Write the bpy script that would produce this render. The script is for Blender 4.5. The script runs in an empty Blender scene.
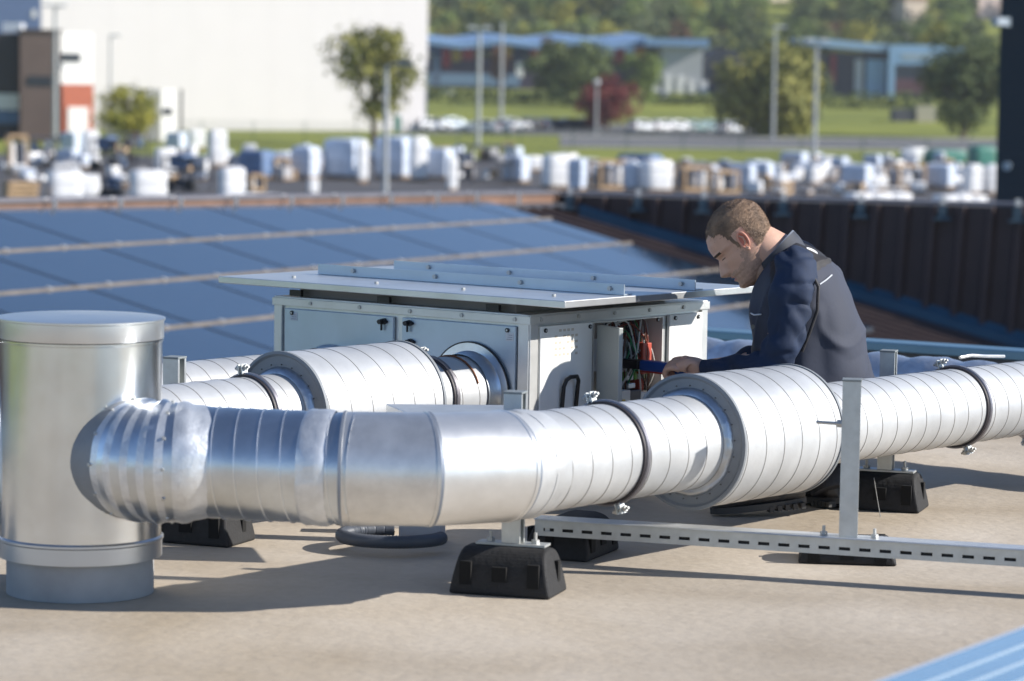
import bpy, bmesh, math, random
from mathutils import Vector, Matrix, noise
random.seed(7)
sc = bpy.context.scene
col = sc.collection
R = math.radians
# ------------------------------------------------------------------ camera
F, CX, CZ = 3000.0, 512.0, 340.5
CAM = Vector((0, 0, 1.2))
CR = Matrix.Rotation(R(90 - 4.96), 3, 'X') @ Matrix.Rotation(R(.9), 3, 'Z')
def ray(x, y): return CR @ Vector(((x - CX) / F, -(y - CZ) / F, -1))
def P(x, y, Y):
    d = ray(x, y); return CAM + d * (Y / d.y)
def G(x, y, z=0.0):
    d = ray(x, y); return CAM + d * ((z - CAM.z) / d.z)
cd = bpy.data.cameras.new('camera'); cam = bpy.data.objects.new('camera', cd); col.objects.link(cam)
cam.matrix_world = Matrix.Translation(CAM) @ CR.to_4x4()
cd.sensor_width = 36; cd.lens = F * 36 / 1024; cd.clip_end = 6000; cd.clip_start = .1
cd.dof.use_dof = True; cd.dof.focus_distance = 8.15; cd.dof.aperture_fstop = 4.0; cd.dof.aperture_blades = 9
sc.camera = cam
# ------------------------------------------------------------------ light
SUN_AZ, SUN_EL = -7.0, 28.5      # azimuth from +X, counter-clockwise
sdir = Vector((math.cos(R(SUN_AZ)) * math.cos(R(SUN_EL)), math.sin(R(SUN_AZ)) * math.cos(R(SUN_EL)), math.sin(R(SUN_EL))))
w = bpy.data.worlds.new('World'); sc.world = w; w.use_nodes = True
nt = w.node_tree; bg = nt.nodes['Background']; sk = nt.nodes.new('ShaderNodeTexSky')
sk.sky_type = 'NISHITA'; sk.sun_disc = False; sk.sun_elevation = R(SUN_EL); sk.sun_rotation = R(90 - SUN_AZ)
sk.air_density = 1.0; sk.dust_density = .05; sk.ozone_density = 3; sk.altitude = 3500
nt.links.new(sk.outputs[0], bg.inputs[0]); bg.inputs[1].default_value = .115
sl = bpy.data.lights.new('sun', 'SUN'); sl.energy = 5.0; sl.angle = R(.5); sl.color = (1, .955, .89)
so = bpy.data.objects.new('sun', sl); col.objects.link(so); so.rotation_euler = sdir.to_track_quat('Z', 'Y').to_euler()
sc.view_settings.view_transform = 'Standard'; sc.view_settings.look = 'None'; sc.view_settings.exposure = 0.58; sc.view_settings.gamma = 1
# ------------------------------------------------------------------ materials
MATS = {}
def mat(name, c, rough=.6, metal=0.0, var=.0, scale=8.0, bump=.0, bscale=None, c2=None, spec=.5, coat=0.0, stretch=None, coords='Object', trans=0.0, detail=5):
    if name in MATS: return MATS[name]
    m = bpy.data.materials.new(name); m.use_nodes = True; t = m.node_tree; b = t.nodes['Principled BSDF']
    b.inputs['Base Color'].default_value = (*c, 1); b.inputs['Roughness'].default_value = rough
    b.inputs['Metallic'].default_value = metal; b.inputs['Specular IOR Level'].default_value = spec
    b.inputs['Coat Weight'].default_value = coat; b.inputs['Coat Roughness'].default_value = .08
    tc = t.nodes.new('ShaderNodeTexCoord'); mp = t.nodes.new('ShaderNodeMapping'); t.links.new(tc.outputs[coords], mp.inputs[0])
    if stretch: mp.inputs['Scale'].default_value = stretch
    if var > 0 or c2:
        n = t.nodes.new('ShaderNodeTexNoise'); n.inputs['Scale'].default_value = scale; n.inputs['Detail'].default_value = detail; n.inputs['Roughness'].default_value = .6
        t.links.new(mp.outputs[0], n.inputs[0])
        cr = t.nodes.new('ShaderNodeValToRGB'); a = c2 or tuple(x * (1 - var) for x in c); bb = c if c2 else tuple(min(1, x * (1 + var)) for x in c)
        cr.color_ramp.elements[0].position = .35; cr.color_ramp.elements[1].position = .65
        cr.color_ramp.elements[0].color = (*a, 1); cr.color_ramp.elements[1].color = (*bb, 1)
        t.links.new(n.outputs[0], cr.inputs[0]); t.links.new(cr.outputs[0], b.inputs['Base Color'])
        mr = t.nodes.new('ShaderNodeMapRange'); mr.inputs[3].default_value = rough * .85; mr.inputs[4].default_value = min(1, rough * 1.15)
        t.links.new(n.outputs[0], mr.inputs[0]); t.links.new(mr.outputs[0], b.inputs['Roughness'])
    if bump > 0:
        n2 = t.nodes.new('ShaderNodeTexNoise'); n2.inputs['Scale'].default_value = bscale or scale; n2.inputs['Detail'].default_value = 4
        t.links.new(mp.outputs[0], n2.inputs[0]); bp = t.nodes.new('ShaderNodeBump'); bp.inputs['Strength'].default_value = bump; bp.inputs['Distance'].default_value = .02
        t.links.new(n2.outputs[0], bp.inputs['Height']); t.links.new(bp.outputs[0], b.inputs['Normal'])
    MATS[name] = m; return m
duct_m = mat('spiral galvanised sheet', (.54, .55, .555), .47, .45, .09, 6, .12, 9)
seam_m = mat('duct seam', (.34, .325, .31), .6, .3)
silver_m = mat('bright galvanised sheet', (.62, .66, .70), .32, 1, .10, 9, .10, 7)
gore_m = mat('dull galvanised gore', (.68, .68, .67), .36, .85, .10, 12, .12, 8)
tape_m = mat('aluminium tape', (.72, .74, .76), .42, .75, .08, 30, .25, 16)
zinc_m = mat('zinc sheet', (.70, .71, .70), .4, .75, .07, 14, .05, 20)
cyl_m = mat('stack sheet', (.70, .71, .71), .22, 1, .08, 5, .08, 4)
base_m = mat('grey stack base', (.36, .36, .355), .7, .1, .12, 6)
panelsky_m = mat('unit side sheet sky tint', (.46, .54, .62), .36, .55, .05, 6, .04, 10)  # blue of the sky light on the shaded side is put into the colour
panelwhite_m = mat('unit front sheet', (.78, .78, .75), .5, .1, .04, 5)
frame_m = mat('unit frame alu', (.66, .66, .64), .42, .6, .05, 15)
black_m = mat('black plastic', (.012, .012, .013), .45)
rubber_m = mat('recycled rubber', (.016, .016, .017), .75, 0, .3, 60, .12, 120)
band_m = mat('rubber lined band', (.035, .03, .035), .55, .1)
strut_m = mat('strut steel', (.55, .57, .56), .42, .6, .08, 25, .04, 40)
bolt_m = mat('bolt zinc', (.5, .5, .48), .5, .6)
rust_m = mat('rust', (.22, .08, .03), .8, 0, .3, 60)
glass_m = mat('solar glass', (.014, .030, .055), .12, 0, .12, 1.2, 0, None, None, .6, .6)
alu_m = mat('panel frame', (.30, .26, .22), .5, .3, .15, 6)
brownshade_m = mat('shade darkened brown sheet', (.050, .032, .028), .5, .0, .15, 3)  # base colour darkened in place of the side wall's shade on the roof
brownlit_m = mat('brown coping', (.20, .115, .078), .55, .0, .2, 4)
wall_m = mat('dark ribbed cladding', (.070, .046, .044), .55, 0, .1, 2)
cope_m = mat('grey coping', (.20, .185, .20), .45, .3, .1, 4)
bluemem_m = mat('blue grey flashing', (.030, .085, .14), .45, .1, .15, 2)
# ------------------------------------------------------------------ mesh helpers
WM = {}
class MB:
    def __init__(s): s.cuts = []; s.v = []; s.f = []; s.m = []; s.mats = []; s.sm = []
    def mi(s, m):
        if m not in s.mats: s.mats.append(m)
        return s.mats.index(m)
    def add(s, vs, fs, m, smooth=False):
        k = len(s.v); s.v += [tuple(v) for v in vs]; i = s.mi(m)
        for f in fs: s.f.append(tuple(a + k for a in f)); s.m.append(i); s.sm.append(smooth)
    def box(s, c, sz, m, rot=None, ):
        c = Vector(c); x, y, z = [a / 2 for a in sz]
        vs = [Vector((a * x, b * y, d * z)) for a in (-1, 1) for b in (-1, 1) for d in (-1, 1)]
        if rot is not None: vs = [rot @ v for v in vs]
        s.add([c + v for v in vs], [(0, 1, 3, 2), (4, 6, 7, 5), (0, 4, 5, 1), (2, 3, 7, 6), (0, 2, 6, 4), (1, 5, 7, 3)], m)
    def hexa(s, b, t, m):      # four bottom, four top points
        s.add(list(b) + list(t), [(0, 1, 2, 3), (4, 7, 6, 5), (0, 4, 5, 1), (1, 5, 6, 2), (2, 6, 7, 3), (3, 7, 4, 0)], m)
    def cyl(s, a, b, r, m, n=16, r2=None, smooth=True, caps=True):
        a, b = Vector(a), Vector(b); d = (b - a).normalized(); u = d.orthogonal().normalized(); v = d.cross(u); r2 = r if r2 is None else r2
        vs = []
        for p, rr in ((a, r), (b, r2)):
            vs += [p + (u * math.cos(2 * math.pi * i / n) + v * math.sin(2 * math.pi * i / n)) * rr for i in range(n)]
        s.add(vs, [(i, (i + 1) % n, n + (i + 1) % n, n + i) for i in range(n)], m, smooth)
        if caps: s.add(vs, [tuple(range(n))[::-1], tuple(range(n, 2 * n))], m)
    def tube(s, pts, rad, m, n=10, smooth=True, caps=True):
        pts = [Vector(p) for p in pts]; N = len(pts); rad = rad if hasattr(rad, '__len__') else [rad] * N
        vs = []; u = None
        for i, p in enumerate(pts):
            t = (pts[min(i + 1, N - 1)] - pts[max(i - 1, 0)]).normalized()
            u = t.orthogonal().normalized() if u is None else (u - t * u.dot(t)).normalized()
            w_ = t.cross(u)
            vs += [p + (u * math.cos(2 * math.pi * k / n) + w_ * math.sin(2 * math.pi * k / n)) * rad[i] for k in range(n)]
        fs = [(i * n + k, i * n + (k + 1) % n, (i + 1) * n + (k + 1) % n, (i + 1) * n + k) for i in range(N - 1) for k in range(n)]
        s.add(vs, fs, m, smooth)
        if caps: s.add(vs, [tuple(range(n))[::-1], tuple(range((N - 1) * n, N * n))], m)
    def lathe(s, prof, m, c=(0, 0, 0), n=64, smooth=True, mats=None):
        c = Vector(c); vs = []
        for r, z in prof: vs += [c + Vector((r * math.cos(2 * math.pi * i / n), r * math.sin(2 * math.pi * i / n), z)) for i in range(n)]
        for j in range(len(prof) - 1):
            s.add([], [], m)
        k = len(s.v); s.v += [tuple(v) for v in vs]
        for j in range(len(prof) - 1):
            mm = s.mi(mats[j] if mats else m)
            for i in range(n):
                s.f.append((k + j * n + i, k + j * n + (i + 1) % n, k + (j + 1) * n + (i + 1) % n, k + (j + 1) * n + i)); s.m.append(mm); s.sm.append(smooth)
    def cut(s): s.cuts.append((len(s.v), len(s.f)))
    def build_each(s, name, parent=None, bevel=0):
        """one object for every stretch between cut() calls"""
        out = []; v0 = f0 = 0
        for v1, f1 in s.cuts:
            q = MB(); q.v = s.v[v0:v1]; q.f = [tuple(a - v0 for a in f) for f in s.f[f0:f1]]; q.m = s.m[f0:f1]; q.sm = s.sm[f0:f1]
            used = sorted(set(q.m)); q.mats = [s.mats[i] for i in used]; q.m = [used.index(i) for i in q.m]
            out.append(q.build(name, parent, bevel)); v0, f0 = v1, f1
        return out
    def build(s, name, parent=None, bevel=0, seg=2, origin=None, rotz=0.0):
        me = bpy.data.meshes.new(name); M = None
        vs = s.v
        if parent is not None: o0 = WM.get(parent.name, parent.matrix_world).inverted(); vs = [o0 @ Vector(v) for v in vs]
        elif origin is not None: vs = [Vector(v) - Vector(origin) for v in vs]
        me.from_pydata([tuple(v) for v in vs], [], s.f)
        for m in s.mats: me.materials.append(m)
        me.polygons.foreach_set('material_index', s.m); me.polygons.foreach_set('use_smooth', s.sm)
        bm = bmesh.new(); bm.from_mesh(me); bmesh.ops.remove_doubles(bm, verts=bm.verts, dist=1e-6); bmesh.ops.recalc_face_normals(bm, faces=bm.faces); bm.to_mesh(me); bm.free()
        if any(s.sm): me.set_sharp_from_angle(angle=R(38))
        o = bpy.data.objects.new(name, me); col.objects.link(o)
        if parent is not None: o.parent = parent; WM[o.name] = WM.get(parent.name, parent.matrix_world.copy())
        elif origin is not None: o.location = origin
        if bevel > 0:
            b = o.modifiers.new('bevel', 'BEVEL'); b.width = bevel; b.segments = seg; b.limit_method = 'ANGLE'; b.angle_limit = R(40)
        return o
def tag(o, label=None, cat=None, group=None, kind=None):
    if label: o['label'] = label
    if cat: o['category'] = cat
    if group: o['group'] = group
    if kind: o['kind'] = kind
    return o
def thing(name, label, cat, loc=(0, 0, 0), group=None, rz=0.0):
    o = bpy.data.objects.new(name, None); col.objects.link(o); o.location = loc; o.rotation_euler = (0, 0, rz)
    o.matrix_world = Matrix.Translation(Vector(loc)) @ Matrix.Rotation(rz, 4, 'Z'); o.empty_display_size = .1
    return tag(o, label, cat, group)
def copy_tree(o, parent=None):
    c = o.copy(); col.objects.link(c); c.parent = parent
    for ch in list(o.children): copy_tree(ch, c)
    return c
def rz(a): return Matrix.Rotation(a, 3, 'Z')
V = Vector
D1 = V((math.cos(R(52)), math.sin(R(52)), 0)); D2 = V((math.cos(R(-38)), math.sin(R(-38)), 0)); ZU = V((0, 0, 1))

# ------------------------------------------------------------------ roof deck
deck_m = bpy.data.materials.new('roof membrane'); deck_m.use_nodes = True
t = deck_m.node_tree; b = t.nodes['Principled BSDF']; b.inputs['Roughness'].default_value = .85
tc = t.nodes.new('ShaderNodeTexCoord')
def nz(scale, det, src=None, st=None):
    n = t.nodes.new('ShaderNodeTexNoise'); n.inputs['Scale'].default_value = scale; n.inputs['Detail'].default_value = det
    mp = t.nodes.new('ShaderNodeMapping'); mp.inputs['Rotation'].default_value = (0, 0, R(15)); mp.inputs['Scale'].default_value = st or (1, 1, 1)
    t.links.new(tc.outputs['Object'], mp.inputs[0]); t.links.new(mp.outputs[0], n.inputs[0]); return n
def ramp(n, p0, c0, p1, c1):
    r = t.nodes.new('ShaderNodeValToRGB'); e = r.color_ramp.elements; e[0].position = p0; e[1].position = p1; e[0].color = (*c0, 1); e[1].color = (*c1, 1)
    t.links.new(n.outputs[0], r.inputs[0]); return r
def mix(a, b_, fac, mode='MIX'):
    x = t.nodes.new('ShaderNodeMix'); x.data_type = 'RGBA'; x.blend_type = mode
    if hasattr(fac, 'outputs'): t.links.new(fac.outputs[0], x.inputs[0])
    else: x.inputs[0].default_value = fac
    t.links.new(a.outputs[0] if a.type == 'VALTORGB' else a.outputs[2], x.inputs[6]); t.links.new(b_.outputs[0] if b_.type == 'VALTORGB' else b_.outputs[2], x.inputs[7]); return x
r1 = ramp(nz(.9, 6, st=(1, .5, 1)), .36, (.42, .36, .285), .64, (.585, .515, .425))
r2 = ramp(nz(1.6, 8, st=(.6, 1.3, 1)), .3, (.70, .66, .60), .58, (1, 1, 1))
r3 = ramp(nz(38, 6), .25, (.90, .89, .88), .6, (1, 1, 1))
r4 = ramp(nz(.55, 4, st=(1.4, .8, 1)), .50, (1, 1, 1), .72, (.66, .58, .44))
x = mix(r1, r2, .7, 'MULTIPLY'); x = mix(x, r3, .8, 'MULTIPLY'); x = mix(x, r4, .8, 'MULTIPLY')
t.links.new(x.outputs[2], b.inputs['Base Color'])
bp = t.nodes.new('ShaderNodeBump'); bp.inputs['Strength'].default_value = .35; bp.inputs['Distance'].default_value = .01; n = nz(25, 8); t.links.new(n.outputs[0], bp.inputs['Height']); t.links.new(bp.outputs[0], b.inputs['Normal'])

K = V((.12, 12.2, 0))
eR = (P(1024, 345, 11.1) - P(866, 340, 11.45)); eR.z = 0; eR.normalize()
Kr = P(866, 340, 11.45); Kr.z = 0
K = Kr - eR * 1.35
Lend = K - D1 * 7.0; Rend = K + eR * 9
m = MB(); m.add([(Lend.x - 5.2, Lend.y - 4, 0), (-9, -6, 0), (12, -6, 0), (Rend.x + 3, Rend.y - 3, 0), Rend, K, Lend], [(0, 1, 2, 3, 4, 5, 6)], deck_m)
tag(m.build('roof_deck'), kind='structure')
# building under the deck
m = MB(); bw_m = mat('rendered facade', (.5, .48, .44), .8, 0, .1, .5)
m.hexa([(-9, -6, -6.3), (12, -6, -6.3), (Rend.x + .5, Rend.y + .3, -6.3), (Lend.x, Lend.y, -6.3)], [(-9, -6, -.02), (12, -6, -.02), (Rend.x + .5, Rend.y, -.02), (K.x, K.y, -.02)], bw_m)
tag(m.build('flat_roofed_building'), 'building under the tan flat roof that carries the ducts', 'building')
# edge upstand
def upstand(a, b_, h, name, lab):
    m = MB(); d = (b_ - a).normalized(); nn = V((-d.y, d.x, 0)); wd = .10
    m.hexa([a, b_, b_ + nn * wd, a + nn * wd], [a + ZU * h, b_ + ZU * h, b_ + ZU * h + nn * wd, a + ZU * h + nn * wd], mat('upstand membrane', (.05, .055, .06), .7))
    o = thing(name, lab, 'roof edge', a); m.build('upstand', o)
    m = MB(); c0 = a + ZU * (h + .002) - nn * .015; c1 = b_ + ZU * (h + .002) - nn * .015
    m.hexa([c0, c1, c1 + nn * .14, c0 + nn * .14], [c0 + ZU * .035, c1 + ZU * .035, c1 + ZU * .035 + nn * .14, c0 + ZU * .035 + nn * .14], mat('edge capping', (.12, .24, .34), .35, .5, .06, 3))
    m.build('capping', o, .004)
upstand(K, Rend, .19, 'roof_edge_upstand', 'blue grey metal capped roof edge running behind the silver duct at right')
upstand(Lend, K - D1 * .16, .08, 'roof_edge_upstand', 'low metal capped roof edge hidden behind the white duct at left')

# ------------------------------------------------------------------ ducts
def spiral(mb, a, b_, r, m1, m2, pitch=.08, n=64, lip=.0012, phase=0.0, mid=.0003):
    """spiral-seam duct: raised helical lip every pitch metres"""
    a, b_ = V(a), V(b_); L = (b_ - a).length; d = (b_ - a).normalized(); u = d.orthogonal().normalized(); v = d.cross(u)
    us = []; k = -2
    while k * pitch < L + pitch:
        for o_, h, mi in ((.0, 0, 0), (.0005, lip, 1), (.0020, lip, 1), (.0025, 0, 0)): us.append((k * pitch + o_ + phase, h))
        us.append((k * pitch + .006 + phase, 0)); us.append((k * pitch + pitch * .5 + phase, mid)); us.append((k * pitch + pitch - .003 + phase, 0))
        k += 1
    vs = []
    for s_, h in us:
        for i in range(n):
            th = 2 * math.pi * i / n
            # helix folded back so it stays closed on the camera's far side
            sh = pitch * (i / n)
            q = min(max(s_ + sh, 0), L)
            vs.append(a + d * q + (u * math.cos(th) + v * math.sin(th)) * (r + h))
    fs1, fs2 = [], []
    M = 7
    for j in range(len(us) - 1):
        for i in range(n):
            if i < n - 1: f = (j * n + i, j * n + i + 1, (j + 1) * n + i + 1, (j + 1) * n + i)
            else:
                if j + M + 1 > len(us) - 1: continue
                jj = j
                f = (j * n + i, (j + M) * n, (j + M + 1) * n, (j + 1) * n + i)
            (fs2 if j % M in (0, 1, 2) else fs1).append(f)
    mb.add(vs, fs1, m1, True); mb.add(vs, fs2, m2, True)
def tube_profile(mb, path, rads, m1, n=56, jitter=0.0, seed=0, mats=None):
    """sweep with per-station radius; mitred stations"""
    pts = [V(p) for p in path]; N = len(pts); vs = []
    for i, p in enumerate(pts):
        t0 = (pts[i] - pts[i - 1]).normalized() if i else (pts[1] - pts[0]).normalized()
        t1 = (pts[i + 1] - pts[i]).normalized() if i < N - 1 else t0
        tt = (t0 + t1).normalized(); s = tt.cross(ZU).normalized(); up = s.cross(tt)
        sc_ = 1 / max(.5, tt.dot(t0))
        for k in range(n):
            th = 2 * math.pi * k / n
            rr = rads[i]
            q = p + s * math.cos(th) * rr * sc_ + up * math.sin(th) * rr
            if jitter: q += (q - p).normalized() * jitter * noise.noise(q * 26 + V((seed, 0, 0)))
            vs.append(q)
    for i in range(N - 1):
        fs = [(i * n + k, i * n + (k + 1) % n, (i + 1) * n + (k + 1) % n, (i + 1) * n + k) for k in range(n)]
        mb.add([], [], m1)
        off = 0
        if i == 0: base = len(mb.v); mb.v += [tuple(v) for v in vs]
        idx = mb.mi(mats[i] if mats else m1)
        for f in fs: mb.f.append(tuple(a + base for a in f)); mb.m.append(idx); mb.sm.append(True)
def band(parent, c, d, r, bolt_at=None, wdt=.012, extra=None):
    """rubber lined clamp ring with bolt lugs"""
    u = d.cross(ZU).normalized(); v = u.cross(d).normalized(); m = MB(); n = 48
    prof = [(-wdt / 2 - .006, r + .001), (-wdt / 2 - .006, r + .006), (-wdt / 2, r + .007), (-wdt / 2 + .001, r + .011), (wdt / 2 - .001, r + .011), (wdt / 2, r + .007), (wdt / 2 + .006, r + .006), (wdt / 2 + .006, r + .001)]
    vs = []; np_ = len(prof)
    for i in range(n):
        th = 2 * math.pi * i / n; e = u * math.cos(th) + v * math.sin(th)
        vs += [c + d * q + e * rr for q, rr in prof]
    fa = []; fb = []
    for i in range(n):
        for j in range(np_ - 1):
            f = (i * np_ + j, i * np_ + j + 1, ((i + 1) % n) * np_ + j + 1, ((i + 1) % n) * np_ + j)
            (fb if j in (2, 3, 4) else fa).append(f)
    m.add(vs, fa, band_m, True); m.add(vs, fb, mat('clamp steel', (.25, .24, .26), .4, .8), True)
    o = m.build('pipe_clamp', parent)
    m = MB()
    th = R(bolt_at if bolt_at is not None else 100)
    for s_ in (0, math.pi):
        e = u * math.cos(th + s_) + v * math.sin(th + s_); tt = d.cross(e); p = c + e * (r + .012)
        rot = Matrix((e, tt, d)).transposed()
        for sg in (-1, 1): m.box(p + e * .008 + tt * sg * .006, (.026, .004, .02), strut_m, rot)
        m.cyl(p + e * .012 - tt * .024, p + e * .012 + tt * .024, .0035, bolt_m, 8); m.cyl(p + e * .012 + tt * .010, p + e * .012 + tt * .017, .0075, bolt_m, 6); m.cyl(p + e * .012 - tt * .017, p + e * .012 - tt * .010, .0075, bolt_m, 6); m.cut()
    m.build_each('clamp_bolt', o)
    return o
def silencer(parent, a, b_, r, ri):
    d = (b_ - a).normalized(); m = MB(); spiral(m, a, b_, r, duct_m, seam_m, .085, 80)
    o = m.build('silencer', parent)
    u = d.orthogonal().normalized(); v = d.cross(u); n = 80
    for c, sg in ((a, -1), (b_, 1)):
        m = MB(); prof = [(r - .003, .0), (r + .0035, -.001), (r + .0035, .008), (r - .004, .010), (r - .010, .004), (ri + .018, .006), (ri + .015, .014), (ri + .008, .022), (ri + .001, .024)]
        vs = []
        for i in range(n):
            th = 2 * math.pi * i / n; e = u * math.cos(th) + v * math.sin(th)
            wob = 1 + .03 * noise.noise(e * 3)
            vs += [c + d * sg * q + e * rr * (wob if 4 < k < 8 else 1) for k, (rr, q) in enumerate(prof)]
        q = len(prof); fe = []; ft = []
        for i in range(n):
            for j in range(q - 1): (ft if j >= 5 else fe).append((i * q + j, i * q + j + 1, ((i + 1) % n) * q + j + 1, ((i + 1) % n) * q + j))
        m.add(vs, fe, mat('silencer end cap', (.22, .235, .25), .6, .2, .06, 10), True); m.add(vs, ft, mat('collar sheet', (.45, .48, .52), .32, .9, .1, 20, .3, 20), True)
        for i in range(22):
            th = 2 * math.pi * i / 22; e = u * math.cos(th) + v * math.sin(th)
            m.cyl(c + d * sg * .010 + e * (ri + .024), c + d * sg * .013 + e * (ri + .024), .0017, black_m, 6)
        m.build('end_cap', o)
    return o
ZD = .325
N0 = V((0, 6.82, .321)); NR = V((1.033, 8.2, .297)); dn = (NR - N0).normalized()
def npt(px):      # point on near duct axis under image column px
    k = 0.0; tx = (px - CX) / F
    k = (tx * N0.y - N0.x) / (dn.x - tx * dn.y); return N0 + dn * k
near = thing('ventilation_duct', 'large white spiral duct with grey ended silencer crossing in front of the crouching man', 'duct', npt(680) * 1)
rN = .1175
P3 = npt(505); P2 = P3 + V((-.170, -.088, .001)); P1 = P2 + V((-.190, -.010, .001))
BL = P1 + V((-.345, .045, .005))
far_end = npt(1024) + dn * .55
s0, s1 = npt(700), npt(788)
sa = npt(692); sb = npt(790)
# spiral sections
m = MB(); spiral(m, P3 + dn * .02, sa + dn * .02, rN, duct_m, seam_m); m.build('spiral_pipe', near)
m = MB(); spiral(m, sb - dn * .02, far_end, rN - .009, duct_m, seam_m); m.build('spiral_pipe', near)
silencer(near, sa, sb, .167, rN)
band(near, npt(608), dn, rN, 110); band(near, npt(808), dn, rN - .009, 175); band(near, npt(958), dn, rN - .009, 112)
m = MB(); 
for px in (962,): m.tube([npt(px) + V((0, 0, .14)), npt(px + 10) + V((0, -.02, .145)), npt(px + 26) + V((0, 0, .136)), npt(px + 44) + V((0, 0, .13))], .005, gore_m, 8)
m.build('tape_strip', near)
# elbow with two gores
def cuff(path, rads, mats, name, par, jit=0, seed=0, n=64):
    m = MB(); tube_profile(m, path, rads, duct_m, n, jit, seed, mats); return m.build(name, par)
gd = mat('gore seam dark', (.25, .28, .33), .5, .6)
def gore(a, b_, r, m_, da, db, name='elbow_gore'):
    """cylindrical gore cut by the mitre planes at both ends, with a folded seam"""
    a, b_ = V(a), V(b_); d = (b_ - a).normalized(); s = d.cross(ZU).normalized(); up = s.cross(d); n = 64
    mb = MB(); L = (b_ - a).length
    st = [(0, .0025), (.006, .0025), (.0065, 0), (.25, 0), (.5, 0), (.75, 0), (L - .0065, 0), (L - .006, .0015), (L, .0015)]
    st = [(x_ * L if .1 < x_ < .9 and x_ in (.25, .5, .75) else x_, h) for x_, h in st]
    vs = []
    for x_, h in st:
        for k in range(n):
            th = 2 * math.pi * k / n; e = s * math.cos(th) + up * math.sin(th); off = e * (r + h)
            # shear to lie in mitre plane, blended between the ends
            ta = -off.dot(da) / d.dot(da); tb = -off.dot(db) / d.dot(db); f_ = x_ / L
            q = a + d * (x_ + ta * (1 - f_) + tb * f_) + off
            q += e * .0014 * noise.noise(q * 14)
            vs.append(q)
    for j in range(len(st) - 1):
        mm = gd if j in (0,) else m_
        idx = mb.mi(mm)
        if j == 0: base = 0; mb.v = [tuple(v) for v in vs]
        for k in range(n): mb.f.append((j * n + k, j * n + (k + 1) % n, (j + 1) * n + (k + 1) % n, (j + 1) * n + k)); mb.m.append(idx); mb.sm.append(True)
    return mb.build(name, near)
dB = (P1 - BL).normalized(); d12 = (P2 - P1).normalized(); d23 = (P3 - P2).normalized()
mA = (dB + d12).normalized(); mBm = (d12 + d23).normalized(); mC = (d23 + dn).normalized()
gore(P1, P2, .1285, gore_m, mA, mBm); gore(P2, P3, .1275, mat('lighter gore', (.76, .76, .75), .38, .8, .05, 10, .08, 9), mBm, mC)
gore(P3, P3 + dn * .05, .1245, duct_m, mC, dn, 'seam_collar')
m = MB()
pp = [P3 + dn * q for q in (.03, .045, .06, .075, .09, .105)]
tube_profile(m, pp, [.123, .1255, .1262, .1262, .1252, .1222], duct_m, 64, .004, 3); m.build('tape_wrap', near)
# silver section B
m = MB(); spiral(m, BL, P1 + dB * .03, .1255, silver_m, mat('silver seam', (.8, .82, .85), .3, 1), .052, 72, .0030, 0, .0014); m.build('silver_pipe', near)
m = MB(); tube_profile(m, [P1 - dB * q for q in (.085, .075, .06, .045, .03, .02)], [.127, .1315, .131, .1325, .131, .127], tape_m, 64, .0035, 9); m.build('tape_wrap', near)
# left elbow into stack
SC = V((-.995, 6.90, 0))
E1 = BL + V((-.055, .018, 0)); E2 = BL + V((-.11, .065, 0)); E3 = BL + V((-.155, .14, 0)); E4 = BL + V((-.20, .24, 0))
pth = []; rad = []; mts = []
def seg(pts, r_, m_):
    for p, r__ in zip(pts, r_): pth.append(V(p)); rad.append(r__); mts.append(m_)
def bez(a, b_, c, n):
    return [a * (1 - t_) ** 2 + b_ * 2 * t_ * (1 - t_) + c * t_ * t_ for t_ in [i / n for i in range(n + 1)]]
cur = bez(BL + dB * .03, BL + V((-.135, -.055, 0)), BL + V((-.222, .15, 0)), 26)
rr = []
for i, p in enumerate(cur):
    base_r = .128 + .008 * min(1, i / 5)
    rib = .005 if i in (3, 4, 8, 12, 13) else 0
    rr.append(base_r + rib)
mt = [tape_m if i < 4 else (silver_m if i % 2 else tape_m) if i < 15 else mat('tee saddle sheet', (.26, .275, .29), .6, .3, .08, 10, .2, 10) for i in range(len(cur))]
m = MB(); tube_profile(m, cur, rr, tape_m, 64, .003, 5, mt); el = m.build('elbow', near)
m = MB()
for th in range(0, 360, 30):
    for pi_ in (6, 15):
        p = cur[pi_]; tt = (cur[pi_ + 1] - cur[pi_ - 1]).normalized(); s = tt.cross(ZU).normalized(); e = s * math.cos(R(th)) + ZU * math.sin(R(th))
        m.cyl(p + e * (rr[pi_] - .002), p + e * (rr[pi_] + .004), .004, bolt_m, 8); m.cut()
m.build_each('screw', el)

# exhaust stack
st = thing('exhaust_stack', 'tall shiny steel cylinder with flat cap standing on the roof at far left', 'exhaust stack', SC)
h = G(78, 318, .0)
zt = 1.2 - (1.2 - P(78, 317, 6.90).z)
m = MB(); rs = .187
m.lathe([(rs - .004, .09), (rs, .092), (rs, zt - .055), (rs + .003, zt - .053), (rs + .003, zt - .048), (rs, zt - .046)], cyl_m, SC, 96); m.build('body', st)
m = MB(); m.lathe([(rs + .003, zt - .046), (rs + .0035, zt - .044), (rs + .0035, zt - .006), (rs + .007, zt - .004), (rs + .007, zt), (rs + .0, zt + .001), (rs * .5, zt + .004), (.001, zt + .006)], mat('stack cap sheet', (.66, .67, .67), .32, .9, .05, 3), SC, 96); m.build('cap', st)
m = MB(); m.lathe([(rs + .002, .088), (rs + .002, .125), (rs + .005, .128), (rs + .005, .133), (rs + .0005, .137)], mat('stack band', (.55, .56, .57), .35, .9), SC, 96); m.build('lower_band', st)
m = MB(); m.lathe([(rs - .017, .001), (rs - .017, .092)], base_m, SC, 96); m.build('base', st)

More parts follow.
